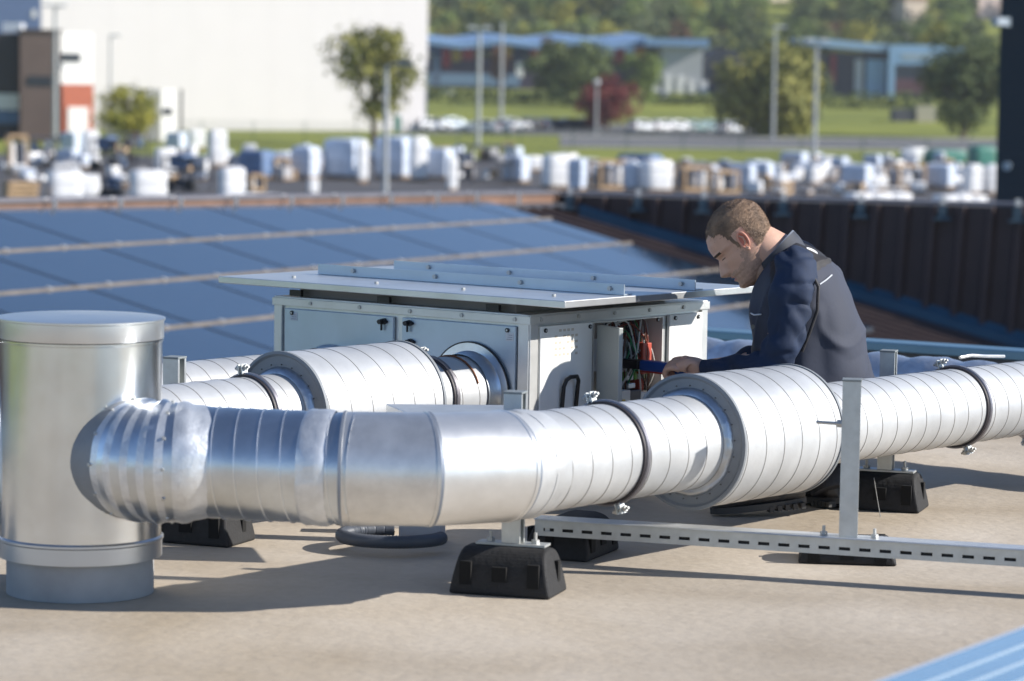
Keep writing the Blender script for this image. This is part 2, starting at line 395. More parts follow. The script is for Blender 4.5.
# ------------------------------------------------------------------ air handling unit
U0 = P(528, 400, 8.28); U0.z = 0
uL = .95; uR = .865; zb = .09; ztop = P(530, 315, 8.28).z
UL = U0 - D2 * uL; UR = U0 + D1 * uR
nL = -D1; nR = D2       # outward normals of left face and right face
unit = thing('air_handling_unit', 'grey white rooftop ventilation unit with flat lid and open electrical compartment', 'ventilation unit', U0)
def face_box(mb, org, du, nn, a0, a1, z0, z1, t0, t1, m_):
    b4 = [org + du * a0 + nn * t0, org + du * a1 + nn * t0, org + du * a1 + nn * t1, org + du * a0 + nn * t1]
    mb.hexa([p + ZU * z0 for p in b4], [p + ZU * z1 for p in b4], m_)
FL = (U0, -D2, nL); FR = (U0, D1, nR)
# carcass: back, bottom, top and side boards so the compartment is hollow
m = MB()
w_op0, w_op1 = .300, .645        # opening on the right face
zo0, zo1 = .13, P(640, 322, 8.6).z
def full(a0, a1, z0, z1, d0, d1, m_):    # box inside unit, coordinates along D1 (a), depth from right face (d)
    b4 = [U0 + D1 * a0 - D2 * d0, U0 + D1 * a1 - D2 * d0, U0 + D1 * a1 - D2 * d1, U0 + D1 * a0 - D2 * d1]
    m.hexa([p + ZU * z0 for p in b4], [p + ZU * z1 for p in b4], m_)
full(.002, w_op0 - .002, zb, ztop, .002, uL - .002, zinc_m); full(w_op1 + .002, uR - .002, zb, ztop, .002, uL - .002, zinc_m)
full(w_op0 - .002, w_op1 + .002, zb, ztop, .16, uL - .002, zinc_m); full(w_op0 - .002, w_op1 + .002, zb, zo0, .002, .16, zinc_m); full(w_op0 - .002, w_op1 + .002, zo1, ztop, .002, .16, zinc_m)
m.build('casing', unit)
# frame edges
m = MB()
for (o_, du, nn), L in ((FL, uL), (FR, uR)):
    face_box(m, o_, du, nn, -.003, .032, zb - .01, ztop, 0, .007, frame_m); face_box(m, o_, du, nn, L - .03, L, zb - .01, ztop, 0, .007, frame_m)
    face_box(m, o_, du, nn, .032, L - .03, ztop - .024, ztop, 0, .007, frame_m); face_box(m, o_, du, nn, .032, L - .03, zb - .01, zb + .02, 0, .007, frame_m)
m.build('frame', unit, .0015)
m = MB()
for (o_, du, nn), L in ((FL, uL), (FR, uR)): face_box(m, o_, du, nn, -.012, L + .004, ztop - .026, ztop - .004, .008, .0115, frame_m)
m.build('top_rail', unit, .001)
m = MB()
for (o_, du, nn), L in ((FL, uL), (FR, uR)):
    k = 5
    for i in range(k):
        p = o_ + du * (L * (i + .22) / k) + ZU * (ztop - .014) + nn * .0105; m.cyl(p, p + nn * .005, .0058, bolt_m, 10); m.cut()
m.build_each('rivet', unit)
def panel(fc, a0, a1, z0, z1, m_, name='side_panel'):
    o_, du, nn = fc; m = MB(); face_box(m, o_, du, nn, a0, a1, z0, z1, .0, .010, m_); return m.build(name, unit, .002)
zp1 = ztop - .034; zp0 = zb + .028
pA = panel(FL, .04, .452, zp0, zp1, panelsky_m); pB = panel(FL, .485, .905, zp0, zp1, panelsky_m)
def dots(parent, fc, pts):
    o_, du, nn = fc; m = MB()
    for a_, z_ in pts:
        p = o_ + du * a_ + ZU * z_ + nn * .0102; m.cyl(p, p + nn * .004, .0062, black_m, 14)
        m.cyl(p + nn * .004, p + nn * .0052, .003, strut_m, 8); m.cut()
    m.build_each('screw_cap', parent)
dots(pA, FL, [(.068, zp1 - .012), (.425, zp1 - .012), (.11, .42 - .05)]); dots(pB, FL, [(.515, zp1 - .012), (.875, zp1 - .012)])
def knob(parent, fc, a_, z_):
    o_, du, nn = fc; m = MB(); c = o_ + du * a_ + ZU * z_ + nn * .0105
    pts = []
    for i in range(24):
        th = 2 * math.pi * i / 24; rr_ = .010 + .009 * abs(math.cos(th)) ** 3; pts.append((rr_ * math.cos(th), (.009) * math.sin(th)))
    vs = [c + du * x_ + ZU * y_ for x_, y_ in pts] + [c + du * x_ * .85 + ZU * y_ * .85 + nn * .011 for x_, y_ in pts]
    n_ = 24; m.add(vs, [(i, (i + 1) % n_, n_ + (i + 1) % n_, n_ + i) for i in range(n_)] + [tuple(range(n_, 2 * n_))], black_m)
    m.cyl(c + nn * .01, c + nn * .020, .007, black_m, 12); m.box(c - ZU * .016 + nn * .008, (.006, .006, .018), black_m)
    m.build('latch_knob', parent)
knob(pA, FL, .425, P(418, 330, 8.3).z); knob(pA, FL, .418, P(418, 349, 8.3).z); knob(pB, FL, .522, P(381, 327, 8.4).z)
# small pictogram stickers
stick_m = mat('pale sticker', (.55, .57, .60), .5); ink_m = mat('grey ink', (.25, .26, .28), .6)
m = MB()
for a_, z_ in ((.868, zp1 - .022), (.060, zp1 - .030)):
    face_box(m, *FL, a_ - .014, a_ + .014, z_ - .012, z_ + .012, .0102, .0108, stick_m)
    for k in range(3): face_box(m, *FL, a_ - .010, a_ + .010 - .003 * k, z_ - .008 + k * .006, z_ - .0065 + k * .006, .0108, .0112, ink_m)
    m.cut()
m.build_each('sticker', unit)
# right face panels
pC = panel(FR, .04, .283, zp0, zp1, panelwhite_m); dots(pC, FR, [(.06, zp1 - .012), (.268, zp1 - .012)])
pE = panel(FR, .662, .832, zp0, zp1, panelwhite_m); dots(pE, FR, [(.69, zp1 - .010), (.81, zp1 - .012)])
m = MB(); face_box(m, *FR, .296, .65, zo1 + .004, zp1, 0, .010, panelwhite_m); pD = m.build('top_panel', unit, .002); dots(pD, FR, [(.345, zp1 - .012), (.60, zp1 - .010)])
m = MB(); face_box(m, *FR, .296, .65, zp0, zo0 - .004, 0, .010, panelwhite_m); m.build('lower_panel', unit, .002)
# grille printed marks / small text rows on the first white panel
m = MB()
for r_ in range(5):
    for c_ in range(6):
        if (r_ * 7 + c_ * 3) % 5 == 0: continue
        face_box(m, *FR, .105 + c_ * .019, .117 + c_ * .019, .50 - r_ * .017, .507 - r_ * .017, .0102, .0106, mat('faint print', (.55, .50, .42), .6))
m.build('printed_marks', pC)
# strap handle on lower white panel
m = MB(); hp = lambda a_, z_, o_: U0 + D1 * a_ + ZU * z_ + D2 * o_
m.tube([hp(.135, .23, .012), hp(.135, .345, .022), hp(.14, .365, .028), hp(.155, .372, .03), hp(.185, .372, .03), hp(.195, .36, .028), hp(.20, .34, .022), hp(.20, .23, .012)], .006, black_m, 10); m.build('handle', pC)
# folded open compartment door
m = MB(); dd = (D1 * -.80 + D2 * .60).normalized() ; hinge = U0 + D1 * (w_op0 - .0) + D2 * .012
dn_ = V((-dd.y, dd.x, 0)); wd_ = .125
dd = (D2 * .95 - D1 * .42).normalized(); dn_ = V((-dd.y, dd.x, 0))
b4 = [hinge, hinge + dd * wd_, hinge + dd * wd_ + dn_ * .014, hinge + dn_ * .014]
m.hexa([p + ZU * .10 for p in b4], [p + ZU * (zo1 - .002) for p in b4], mat('open door grey', (.42, .44, .42), .5, .2, .04, 5)); 
door = m.build('open_door', unit, .002)
# compartment lining and electrics
m = MB(); full(w_op0, w_op1, zo0, zo1, .150, .158, mat('compartment grey', (.55, .54, .51), .6)); full(w_op0 + .001, w_op0 + .005, zo0, zo1, .0, .15, MATS['compartment grey']); full(w_op1 - .005, w_op1 - .001, zo0, zo1, .0, .15, MATS['compartment grey'])
m.build('compartment_lining', unit)
def ebox(a0, a1, z0, z1, d0, d1, m_, name):
    global m
    f_ = lambda q: .435 + (q - .335) * 1.03
    if z1 < .31: z0 += .055; z1 += .055
    m = MB(); full(f_(a0), f_(a1), z0, z1, d0 - .02, d1 - .02, m_); return m.build(name, unit, .002)
grey_e = mat('relay grey', (.62, .64, .67), .5); white_e = mat('terminal white', (.7, .7, .66), .5); red_e = mat('breaker red', (.45, .07, .04), .5); yel_e = mat('yellow tag', (.7, .5, .03), .5)
ebox(.335, .40, .36, .455, .05, .12, grey_e, 'relay_block'); ebox(.405, .425, .33, .47, .06, .12, grey_e, 'terminal_strip')
ebox(.455, .475, .35, .44, .03, .11, red_e, 'breaker'); ebox(.478, .498, .35, .44, .03, .11, red_e, 'breaker'); ebox(.465, .49, .30, .335, .05, .11, red_e, 'breaker')
ebox(.335, .385, .17, .255, .02, .10, white_e, 'contactor'); ebox(.39, .45, .17, .25, .03, .10, mat('contactor dark', (.05, .05, .055), .4), 'contactor'); ebox(.40, .435, .255, .27, .04, .09, strut_m, 'busbar')
ebox(.34, .352, .19, .23, .012, .019, yel_e, 'warning_tag'); ebox(.46, .53, .17, .24, .04, .11, white_e, 'contactor')
for k in range(7): ebox(.39 + k * .018, .403 + k * .018, .278, .305, .05, .09, white_e if k % 3 else mat('terminal green', (.15, .35, .06), .5), 'terminal')
wires = [('wire', (.03, .03, .03)), ('wire', (.20, .05, .03)), ('wire', (.65, .65, .62)), ('wire', (.03, .22, .08)), ('wire', (.04, .04, .045)), ('wire', (.12, .05, .03)), ('wire', (.40, .40, .38))]
random.seed(11)
for k in range(74):
    c = wires[k % 7][1]; mm = mat('wire insulation %d' % (k % 7), c, .45)
    m = MB(); a0 = random.uniform(.345, .53); z0 = random.choice([.30, .33, .36, .40]); a1 = random.uniform(.34, .53); z1 = random.choice([.42, .46, .49, .50, .36])
    up = random.uniform(.0, .03); dd0 = random.uniform(.02, .07)
    f_ = lambda a_, z_, d_: U0 + D1 * (.435 + (a_ - .335) * 1.03) + ZU * min(z_, zo1 - .008) - D2 * d_
    pts = [f_(a0, z0 - .03, dd0 + .02), f_(a0 + random.uniform(-.01, .01), z0, dd0), f_((a0 * 2 + a1) / 3 + random.uniform(-.02, .02), (z0 + z1) / 2, dd0 - .01), f_((a0 + a1 * 2) / 3, max(z0, z1) + up, dd0), f_(a1, z1, dd0 + .02)]
    q = []
    for i in range(len(pts) - 1):
        for s_ in range(4):
            p0 = pts[max(i - 1, 0)]; p1 = pts[i]; p2 = pts[i + 1]; p3 = pts[min(i + 2, len(pts) - 1)]; t_ = s_ / 4
            q.append(.5 * ((2 * p1) + (p2 - p0) * t_ + (2 * p0 - 5 * p1 + 4 * p2 - p3) * t_ ** 2 + (3 * p1 - p0 - 3 * p2 + p3) * t_ ** 3))
    q.append(pts[-1]); m.tube(q, .0026, mm, 6); m.build('wire', unit)
# lid plate with neck
m = MB(); face_box(m, U0, -D2, nL, .07, .88, ztop + .001, ztop + .03, -.75, -.03, mat('lid neck', (.22, .21, .20), .7)); m.build('lid_neck', unit)
zl = ztop + .031
A_ = P(217, 279, 8.83); B_ = P(565, 303, 8.13); Cc = P(752, 295, 8.95)
lw = -D2
l0 = V((B_.x, B_.y, 0))
ll = (V((A_.x, A_.y, 0)) - l0).dot(-D2) + .065; lr = .93
m = MB(); c4 = [l0, l0 + D1 * lr, l0 + D1 * lr - D2 * ll, l0 - D2 * ll]
m.hexa([p + ZU * zl for p in c4], [p + ZU * (zl + .020) for p in c4], mat('lid sheet', (.66, .67, .67), .35, .75, .06, 7, .05, 9)); lid = m.build('lid', unit, .002)
# upstanding seams of lid (two angled flanges)
def flange(off, s_, e_, hgt):
    m = MB(); a = l0 + D1 * off - D2 * s_ + ZU * (zl + .021); b_ = l0 + D1 * off - D2 * e_ + ZU * (zl + .021)
    m.hexa([a, b_, b_ + D1 * .004, a + D1 * .004], [a + ZU * hgt, b_ + ZU * hgt, b_ + D1 * .004 + ZU * hgt, a + D1 * .004 + ZU * hgt], panelsky_m)
    m.hexa([a + D1 * .005, b_ + D1 * .005, b_ + D1 * .04, a + D1 * .04], [a + ZU * .003 + D1 * .005, b_ + ZU * .003 + D1 * .005, b_ + D1 * .04 + ZU * .003, a + D1 * .04 + ZU * .003], panelsky_m)
    for i in range(4):
        p = a + (b_ - a) * ((i + .15) / 3.6) + ZU * hgt * .55; m.cyl(p - D1 * .0005, p - D1 * .008, .0065, bolt_m, 8)
    m.build('lid_flange', lid)
flange(.30, .02, ll - .13, .030); flange(.62, -.0, ll - .16, .030)
m = MB()
for s_ in (.1, .35, .6, .85):
    for o_ in (.12, .78):
        p = l0 + D1 * o_ - D2 * (s_ * ll) + ZU * (zl + .0205); m.cyl(p, p + ZU * .006, .006, bolt_m, 8); m.cut()
m.build_each('lid_bolt', lid)
m = MB()
for a_ in (.10, .50, .84): face_box(m, U0, -D2, nL, a_, a_ + .045, ztop + .004, ztop + .022, .0, .012, black_m); m.cut()
m.build_each('lid_clip', unit)
# skids
m = MB()
for a_ in (.12, .70): face_box(m, U0, D1, nR, a_, a_ + .05, .004, zb - .011, -uL + .02, -.02, strut_m); m.cut()
m.build_each('skid', unit)

# ------------------------------------------------------------------ rear ducts
def unitduct(t_, z_, r_, slen, lab, sil=None, bands=()):
    Fp = U0 - D2 * t_ + ZU * z_ - D1 * .004; dr = -D1
    o = thing('ventilation_duct', lab, 'duct', Fp + dr * .4)
    m = MB(); cc = Fp + dr * .012
    u = dr.orthogonal().normalized(); v = dr.cross(u)
    fl_ = .034 if sil else .012
    prof = [(r_ + fl_, .0), (r_ + fl_, .003), (r_ + .012, .0035), (r_ + .006, .012), (r_ + .005, .05)]
    vs = []; n = 64
    for i in range(n):
        th = 2 * math.pi * i / n; e = u * math.cos(th) + v * math.sin(th); vs += [Fp + dr * (q + .012) + e * rr_ for rr_, q in prof]
    q = len(prof); m.add(vs, [(i * q + j, i * q + j + 1, ((i + 1) % n) * q + j + 1, ((i + 1) % n) * q + j) for i in range(n) for j in range(q - 1)], silver_m, True)
    vs = []
    for i in range(n if sil else 0):
        th = 2 * math.pi * i / n; e = u * math.cos(th) + v * math.sin(th); vs += [Fp + dr * .011 + e * (r_ + fl_ + .004), Fp + dr * .015 + e * (r_ + fl_ + .004), Fp + dr * .015 + e * (r_ + fl_ - .001)]
    if sil: m.add(vs, [(i * 3 + j, i * 3 + j + 1, ((i + 1) % n) * 3 + j + 1, ((i + 1) % n) * 3 + j) for i in range(n) for j in range(2)], black_m, True)
    m.build('wall_flange', o)
    pcs = [(.03, slen)] if not sil else [(.03, sil[0] + .01), (sil[1] - .01, slen)]
    for a_, b__ in pcs:
        m = MB(); spiral(m, Fp + dr * b__, Fp + dr * a_, r_, duct_m, seam_m, .075, 64); m.build('spiral_pipe', o)
    if sil: silencer(o, Fp + dr * sil[1], Fp + dr * sil[0], sil[2], r_)
    for bb in bands: band(o, Fp + dr * bb, dr, r_, 80)
    return o, Fp
oA, FA = unitduct(.195, .326, .104, 1.47, 'white spiral duct with fat silencer running from the unit to the steel stack', (.32, .79, .159), (.20, .92))
m = MB(); m.tube([FA - D1 * .10 + V((math.cos(R(a_)) * .107 * D2.x, math.cos(R(a_)) * .107 * D2.y, math.sin(R(a_)) * .107)) for a_ in range(20, 170, 10)], .003, rust_m, 6); m.build('rusty_wire_tie', oA)
oC, FC = unitduct(.72, .308, .104, 1.5, 'white spiral duct furthest back, entering the far end of the unit side', None, (.9,))
m = MB(); e0 = FC - D1 * 1.5
tube_profile(m, bez(e0, e0 - D1 * .17, e0 - D1 * .17 - ZU * .17, 8) + [e0 - D1 * .17 - ZU * .30], [.108] * 10, silver_m, 48)
m.build('elbow', oC)
# low sheet metal box between ducts
bx = thing('sheet_metal_box', 'low galvanised tray box squeezed between the near duct and the unit', 'metal box', (-.2, 7.5, 0))
ta = P(387, 404, 7.75); tb = P(520, 411, 7.62)
zt_ = .385; a = G(386, 404, zt_); b_ = G(408, 413, zt_); c_ = G(532, 416, zt_); d_ = G(510, 405, zt_)
b_ = a + (b_ - a); m = MB()
q4 = [V((p.x, p.y, 0)) for p in (a, b_, c_, d_)]
m.hexa([p + ZU * (zt_ - .03) for p in q4], [p + ZU * zt_ for p in q4], zinc_m); m.build('tray', bx, .002)
pc = sum(q4, V()) / 4
m = MB(); m.box((P(422, 540, 7.72).x, 7.72, .18), (.11, .07, .35), mat('box pedestal', (.42, .45, .5), .5, .3), rz(R(-10))); m.build('pedestal', bx, .003)
m = MB(); cpos = G(385, 541, .02)
pts = [G(362, 534, .035) + V((.012 * i, 0, 0)) * 0 + V((.13 * math.cos(R(a_)) + .08, .11 * math.sin(R(a_)) - .03, .002 - .0002 * abs(a_ - 210) * 0)) for i, a_ in enumerate(range(90, 350, 6))]
rads = [.016 + (.0014 if i % 2 else 0) for i in range(len(pts) * 3)]
q = []
for i in range(len(pts) - 1):
    for s_ in range(3): q.append(pts[i].lerp(pts[i + 1], s_ / 3))
m.tube(q, rads[:len(q)], mat('corrugated hose grey', (.07, .08, .10), .5), 12)
ho = m.build('condensate_hose', origin=G(385, 541, 0)); tag(ho, 'dark corrugated hose looped on the roof under the silver duct', 'hose')
m = MB(); m.box(G(380, 528, .03) + V((.0, .12, .02)), (.13, .06, .07), mat('white foot block', (.8, .78, .74), .6)); tag(m.build('spacer_block', bevel=.004, origin=G(380, 528, 0)), 'small white block lying behind the corrugated hose loop', 'block')

# crinkled silver duct on the right
z_ = .225
D_a = P(705, 352, 10.2); D_b = P(1024, 368, 9.35); D_a.z = D_b.z = z_; dd = (D_b - D_a).normalized()
oD = thing('flexible_duct', 'crinkled silver insulated duct along the back roof edge behind the man', 'duct', D_a)
m = MB(); N_ = 150; pts = []; rads = []; st_ = D_a - dd * .7
for i in range(N_):
    pts.append(st_ + dd * (3.3 * i / N_)); rads.append((.102 + .012 * abs(math.sin(i * .36 + .6 * noise.noise(V((i * .1, 7, 0)))))) + .002 * noise.noise(V((i * .3, 0, 0))))
tube_profile(m, pts, rads, mat('foil wrap', (.62, .66, .72), .3, .8, .1, 12, .4, 22), 48, .004, 21); m.build('foil_sleeve', oD)
m = MB(); e0 = pts[0]; tube_profile(m, bez(e0 + dd * .01, e0 - dd * .15, e0 - dd * .15 - ZU * .14, 6) + [e0 - dd * .15 - ZU * .22], [.108] * 8, silver_m, 32); m.build('elbow', oD)
for k in (.9, 1.75, 2.4):
    band(oD, D_a + dd * (k - .7 + .25), dd, .108, 100)

# ------------------------------------------------------------------ supports
def arch_block(mb, c, L, W_, H_, ang, parent, name='rubber_foot'):
    mb = MB(); d = V((math.cos(ang), math.sin(ang), 0)); s = V((-math.sin(ang), math.cos(ang), 0)); n = 14
    prof = [(-W_ / 2, 0)] + [(-W_ / 2 * (1 - .06 * 0) * math.cos(th_), H_ * min(.98, math.sin(th_) * 1.12)) for th_ in [math.pi * (i + 1) / (n + 1) * .5 + 0 for i in range(n)]]
    half = []
    for i in range(n + 1):
        th_ = math.pi / 2 * i / n; half.append((-W_ / 2 * (math.cos(th_) ** .55), H_ * (math.sin(th_) ** .9)))
    prof = [p for p in half if p[0] < -W_ * .18] + [(-W_ * .16, H_)]
    prof = prof + [(-x_, z_) for x_, z_ in prof[::-1]]
    k = len(prof); vs = []
    for e in (-1, 1):
        ins = 0
        for x_, z_ in prof: vs.append(c + d * e * (L / 2 - (z_ / H_) * .022) + s * x_ + ZU * z_)
    fs = [(i, (i + 1) % k, k + (i + 1) % k, k + i) for i in range(k)] + [tuple(range(k))[::-1], tuple(range(k, 2 * k))]
    mb.add(vs, fs, rubber_m)
    o = mb.build(name, parent, .008, 3)
    # recessed pockets: not cut, black boxes stand in for the shade inside
    mb = MB(); pk = mat('pocket shade black', (.004, .004, .004), .9)
    for sd in (-1, 1):
        for f_ in (-.33, 0, .33):
            if f_ == 0: hh, ww = .035, .035
            else: hh, ww = .055, .028
            cz_ = H_ * .48; xx = -W_ / 2 * .965
            p = c + d * f_ * L + s * sd * abs(xx) + ZU * cz_
            mb.box(p, (ww, .010, hh), pk, rz(ang)); mb.cut()
    for e in (-1, 1):
        for zz, hh, ww in ((H_ * .5, .05, .020),):
            mb.box(c + d * e * (L / 2 - .012) + ZU * (zz) + s * .02, (.012, ww, hh), pk, rz(ang)); mb.cut()
    mb.build_each('slot', o)
    return o
def stand(c, ang, h_top, lab, L=.25, W_=.16, H_=.105, post=.041, postoff=(0, 0), pl=True, grp=None):
    t_ = thing('duct_support', lab, 'support', c); arch_block(None, V(c), L, W_, H_, ang, t_)
    pc = V(c) + V((postoff[0], postoff[1], 0))
    if pl:
        m = MB(); m.box(pc + ZU * (H_ + .004), (.17, .05, .006), strut_m, rz(ang)); m.build('base_plate', t_, .001)
        m = MB()
        for e in (-1, 1):
            p = pc + V((math.cos(ang), math.sin(ang), 0)) * e * .055 + ZU * (H_ + .007); m.cyl(p, p + ZU * .009, .010, bolt_m, 6); m.cyl(p, p + ZU * .026, .004, bolt_m, 8); m.cut()
        m.build_each('anchor_bolt', t_)
    channel_post(pc, H_ + .008, h_top, ang, t_, post)
    return t_
def channel_post(pc, z0, z1, ang, t_, post=.041):
    m = MB(); d = V((math.cos(ang), math.sin(ang), 0)); s = V((-math.sin(ang), math.cos(ang), 0)); h_ = post / 2; th = .0025
    # C channel: web towards the camera-left, slot on +d side
    prof = [(h_, -h_ + .009), (h_, -h_), (-h_, -h_), (-h_, h_), (h_, h_), (h_, h_ - .009), (h_ - th, h_ - .009), (h_ - th, h_ - th), (-h_ + th, h_ - th), (-h_ + th, -h_ + th), (h_ - th, -h_ + th), (h_ - th, -h_ + .009)]
    k = len(prof); vs = [pc + d * x_ + s * y_ + ZU * z_ for z_ in (z0, z1) for x_, y_ in prof]
    m.add(vs, [(i, (i + 1) % k, k + (i + 1) % k, k + i) for i in range(k)], strut_m); m.add(vs, [(2, 3, 8, 9), (0, 1, 2, 9, 10, 11), (3, 4, 5, 6, 7, 8)], strut_m); m.add([v for v in vs[k:]], [(2, 3, 8, 9), (0, 1, 2, 9, 10, 11), (3, 4, 5, 6, 7, 8)], strut_m)
    o = m.build('post', t_)
    m = MB(); m.box(pc + ZU * (z1 + .003), (post + .003, post + .003, .005), mat('post end cap', (.22, .24, .24), .5), rz(ang)); m.build('post_cap', o, .001)
c1 = G(508, 598, 0) + V((0, .085, 0))
stand(c1, R(-17), P(520, 393, c1.y + .03).z, 'black rubber foot with steel post under the near duct elbow, nearest the camera', .25, .15, .108, .044, (.01, .02))
c2 = G(889, 513, 0) + V((0, .10, 0))
stand(c2, R(-18), P(897, 352, c2.y).z, 'black rubber foot with steel post behind the duct right of the man', .23, .16, .105, .042)
c3 = G(196, 546, 0) + V((0, .09, 0))
stand(c3, R(-22), P(166, 359, c3.y).z, 'black rubber foot with short post between the stack and the silver elbow', .25, .16, .105, .044, (-.07, .02))
# slotted rail with two feet and one tall post
rail = thing('slotted_rail', 'long galvanised slotted rail lying across the feet in front of the man', 'rail', G(570, 560, 0))
zr = .068
ra = G(535, 519, zr + .041); rb = G(1024, 550, zr + .041)
rd = (rb - ra).normalized(); rd.z = 0; rd.normalize(); rs_ = V((-rd.y, rd.x, 0)); rl = (rb - ra).length + .6
def rp(a_, s_, z_): return V((ra.x, ra.y, 0)) + rd * a_ + rs_ * s_ + ZU * z_
m = MB()
m.hexa([rp(0, 0, zr + .038), rp(rl, 0, zr + .038), rp(rl, .041, zr + .038), rp(0, .041, zr + .038)], [rp(0, 0, zr + .041), rp(rl, 0, zr + .041), rp(rl, .041, zr + .041), rp(0, .041, zr + .041)], strut_m)
m.hexa([rp(0, .0385, zr), rp(rl, .0385, zr), rp(rl, .041, zr), rp(0, .041, zr)], [rp(0, .0385, zr + .0378), rp(rl, .0385, zr + .0378), rp(rl, .041, zr + .0378), rp(0, .041, zr + .0378)], strut_m)
# slotted face: strips with gaps as real slots
pit = .05; z0_, z1_, z2_, z3_ = zr, zr + .012, zr + .020, zr + .0378
for za, zb_ in ((z0_, z1_), (z2_, z3_)):
    m.hexa([rp(0, 0, za), rp(rl, 0, za), rp(rl, .0025, za), rp(0, .0025, za)], [rp(0, 0, zb_), rp(rl, 0, zb_), rp(rl, .0025, zb_), rp(0, .0025, zb_)], strut_m)
k = 0.0
while k < rl - pit:
    m.hexa([rp(k, 0, z1_), rp(k + pit * .44, 0, z1_), rp(k + pit * .44, .0025, z1_), rp(k, .0025, z1_)], [rp(k, 0, z2_), rp(k + pit * .44, 0, z2_), rp(k + pit * .44, .0025, z2_), rp(k, .0025, z2_)], strut_m); k += pit
m.build('channel', rail)
m = MB()
m.hexa([rp(0, -.012, zr + .0415), rp(rl, -.012, zr + .0415), rp(rl, -.001, zr + .0415), rp(0, -.001, zr + .0415)], [rp(0, -.010, zr + .044), rp(rl, -.010, zr + .044), rp(rl, .055, zr + .044), rp(0, .055, zr + .044)], zinc_m)
m.build('top_flange', rail)
# added dark liner in place of the shade behind the slots
m = MB(); m.hexa([rp(.002, .006, zr + .004), rp(rl, .006, zr + .004), rp(rl, .03, zr + .004), rp(.002, .03, zr + .004)], [rp(.002, .006, zr + .034), rp(rl, .006, zr + .034), rp(rl, .03, zr + .034), rp(.002, .03, zr + .034)], mat('rail inner shade', (.03, .03, .03), .9)); m.build('slot_shade_liner', rail)
kp = G(856, 531, zr + .044); ap = (V((kp.x, kp.y, 0)) - V((ra.x, ra.y, 0))).dot(rd)
pp = rp(ap, .022, 0)
channel_post(V((pp.x, pp.y, 0)), zr + .045, P(856, 381, pp.y).z, R(-8), rail, .044)
m = MB()
for e in (-.06, .065):
    p = rp(ap + e, .02, zr + .045); m.cyl(p, p + ZU * .008, .009, bolt_m, 6); m.cyl(p, p + ZU * .022, .004, bolt_m, 8); m.cut()
m.build_each('rail_bolt', rail)
m = MB(); aa = V((pp.x - .02, pp.y, P(850, 424, pp.y).z)); m.cyl(aa, aa + V((-.06, .03, .0)), .004, bolt_m, 8); m.cyl(aa + V((-.0, 0, 0)), aa + V((-.012, .006, 0)), .009, bolt_m, 8); m.build('clamp_rod', rail)
f1 = G(573, 560, 0) + V((0, .10, 0)); t_ = thing('rubber_support_foot', 'arched black rubber foot under the left end of the slotted rail', 'support', f1); arch_block(None, f1, .24, .17, .10, R(68), t_)
m = MB(); m.box(f1 + V((-.05, -.14, .085)), (.045, .02, .03), strut_m); m.build('insert', t_)
f2 = G(851, 566, 0) + V((0, .09, 0)); t_ = thing('rubber_support_foot', 'black rubber foot below the slotted rail under the tall post', 'support', f2); arch_block(None, f2, .25, .16, .064, R(-6), t_)
# thin wire by right stand
m = MB(); m.tube([P(874, 478, c2.y - .1), P(877, 497, c2.y - .13), P(882, 526, c2.y - .2)], .0012, bolt_m, 5); tag(m.build('loose_wire', origin=c2), 'thin loose wire hanging from the bolts of the right black rubber foot', 'wire')
# ------------------------------------------------------------------ neighbouring pitched roof (1.5 x the small-scale estimate)
KS = 1.5
def S(p): return CAM + (p - CAM) * KS
C0 = S(P(560, 203, 24.)); TL = S(P(0, 213, 18.)); WQ = S(P(1024, 342, 22.6))
CT = S(P(560, 193.5, 24.)); TLT = S(P(0, 202.5, 18.)); WT = S(P(1024, 206, 22.6))
e_ = (TL - C0).normalized(); w_ = (WQ - C0).normalized(); nR_ = w_.cross(e_).normalized()
if nR_.z < 0: nR_ = -nR_
e2 = (e_ + w_ * .05); 
def RP(a, b_, h=0.0): return C0 + e2 * (a * KS) + w_ * (b_ * KS) + nR_ * h
prb = thing('pitched_roof_building', 'neighbouring building with ribbed dark brown sheet roof falling to the right', 'building', C0)
m = MB()
# trapezoidal ribbed sheet, ribs along w
a0, a1 = -2.5, 16.0; b0, b1 = -.02, 7.5
prof = []; a = a0
while a < a1:
    prof += [(a, 0), (a + .115, 0), (a + .135, .05), (a + .175, .05), (a + .195, 0)]; a += .215
vs = [RP(x_, bb, h_ - .09) for bb in (b0, b1) for x_, h_ in prof]; k = len(prof)
m.add(vs, [(i, i + 1, k + i + 1, k + i) for i in range(k - 1)], brownshade_m); m.build('roof_sheet', prb)
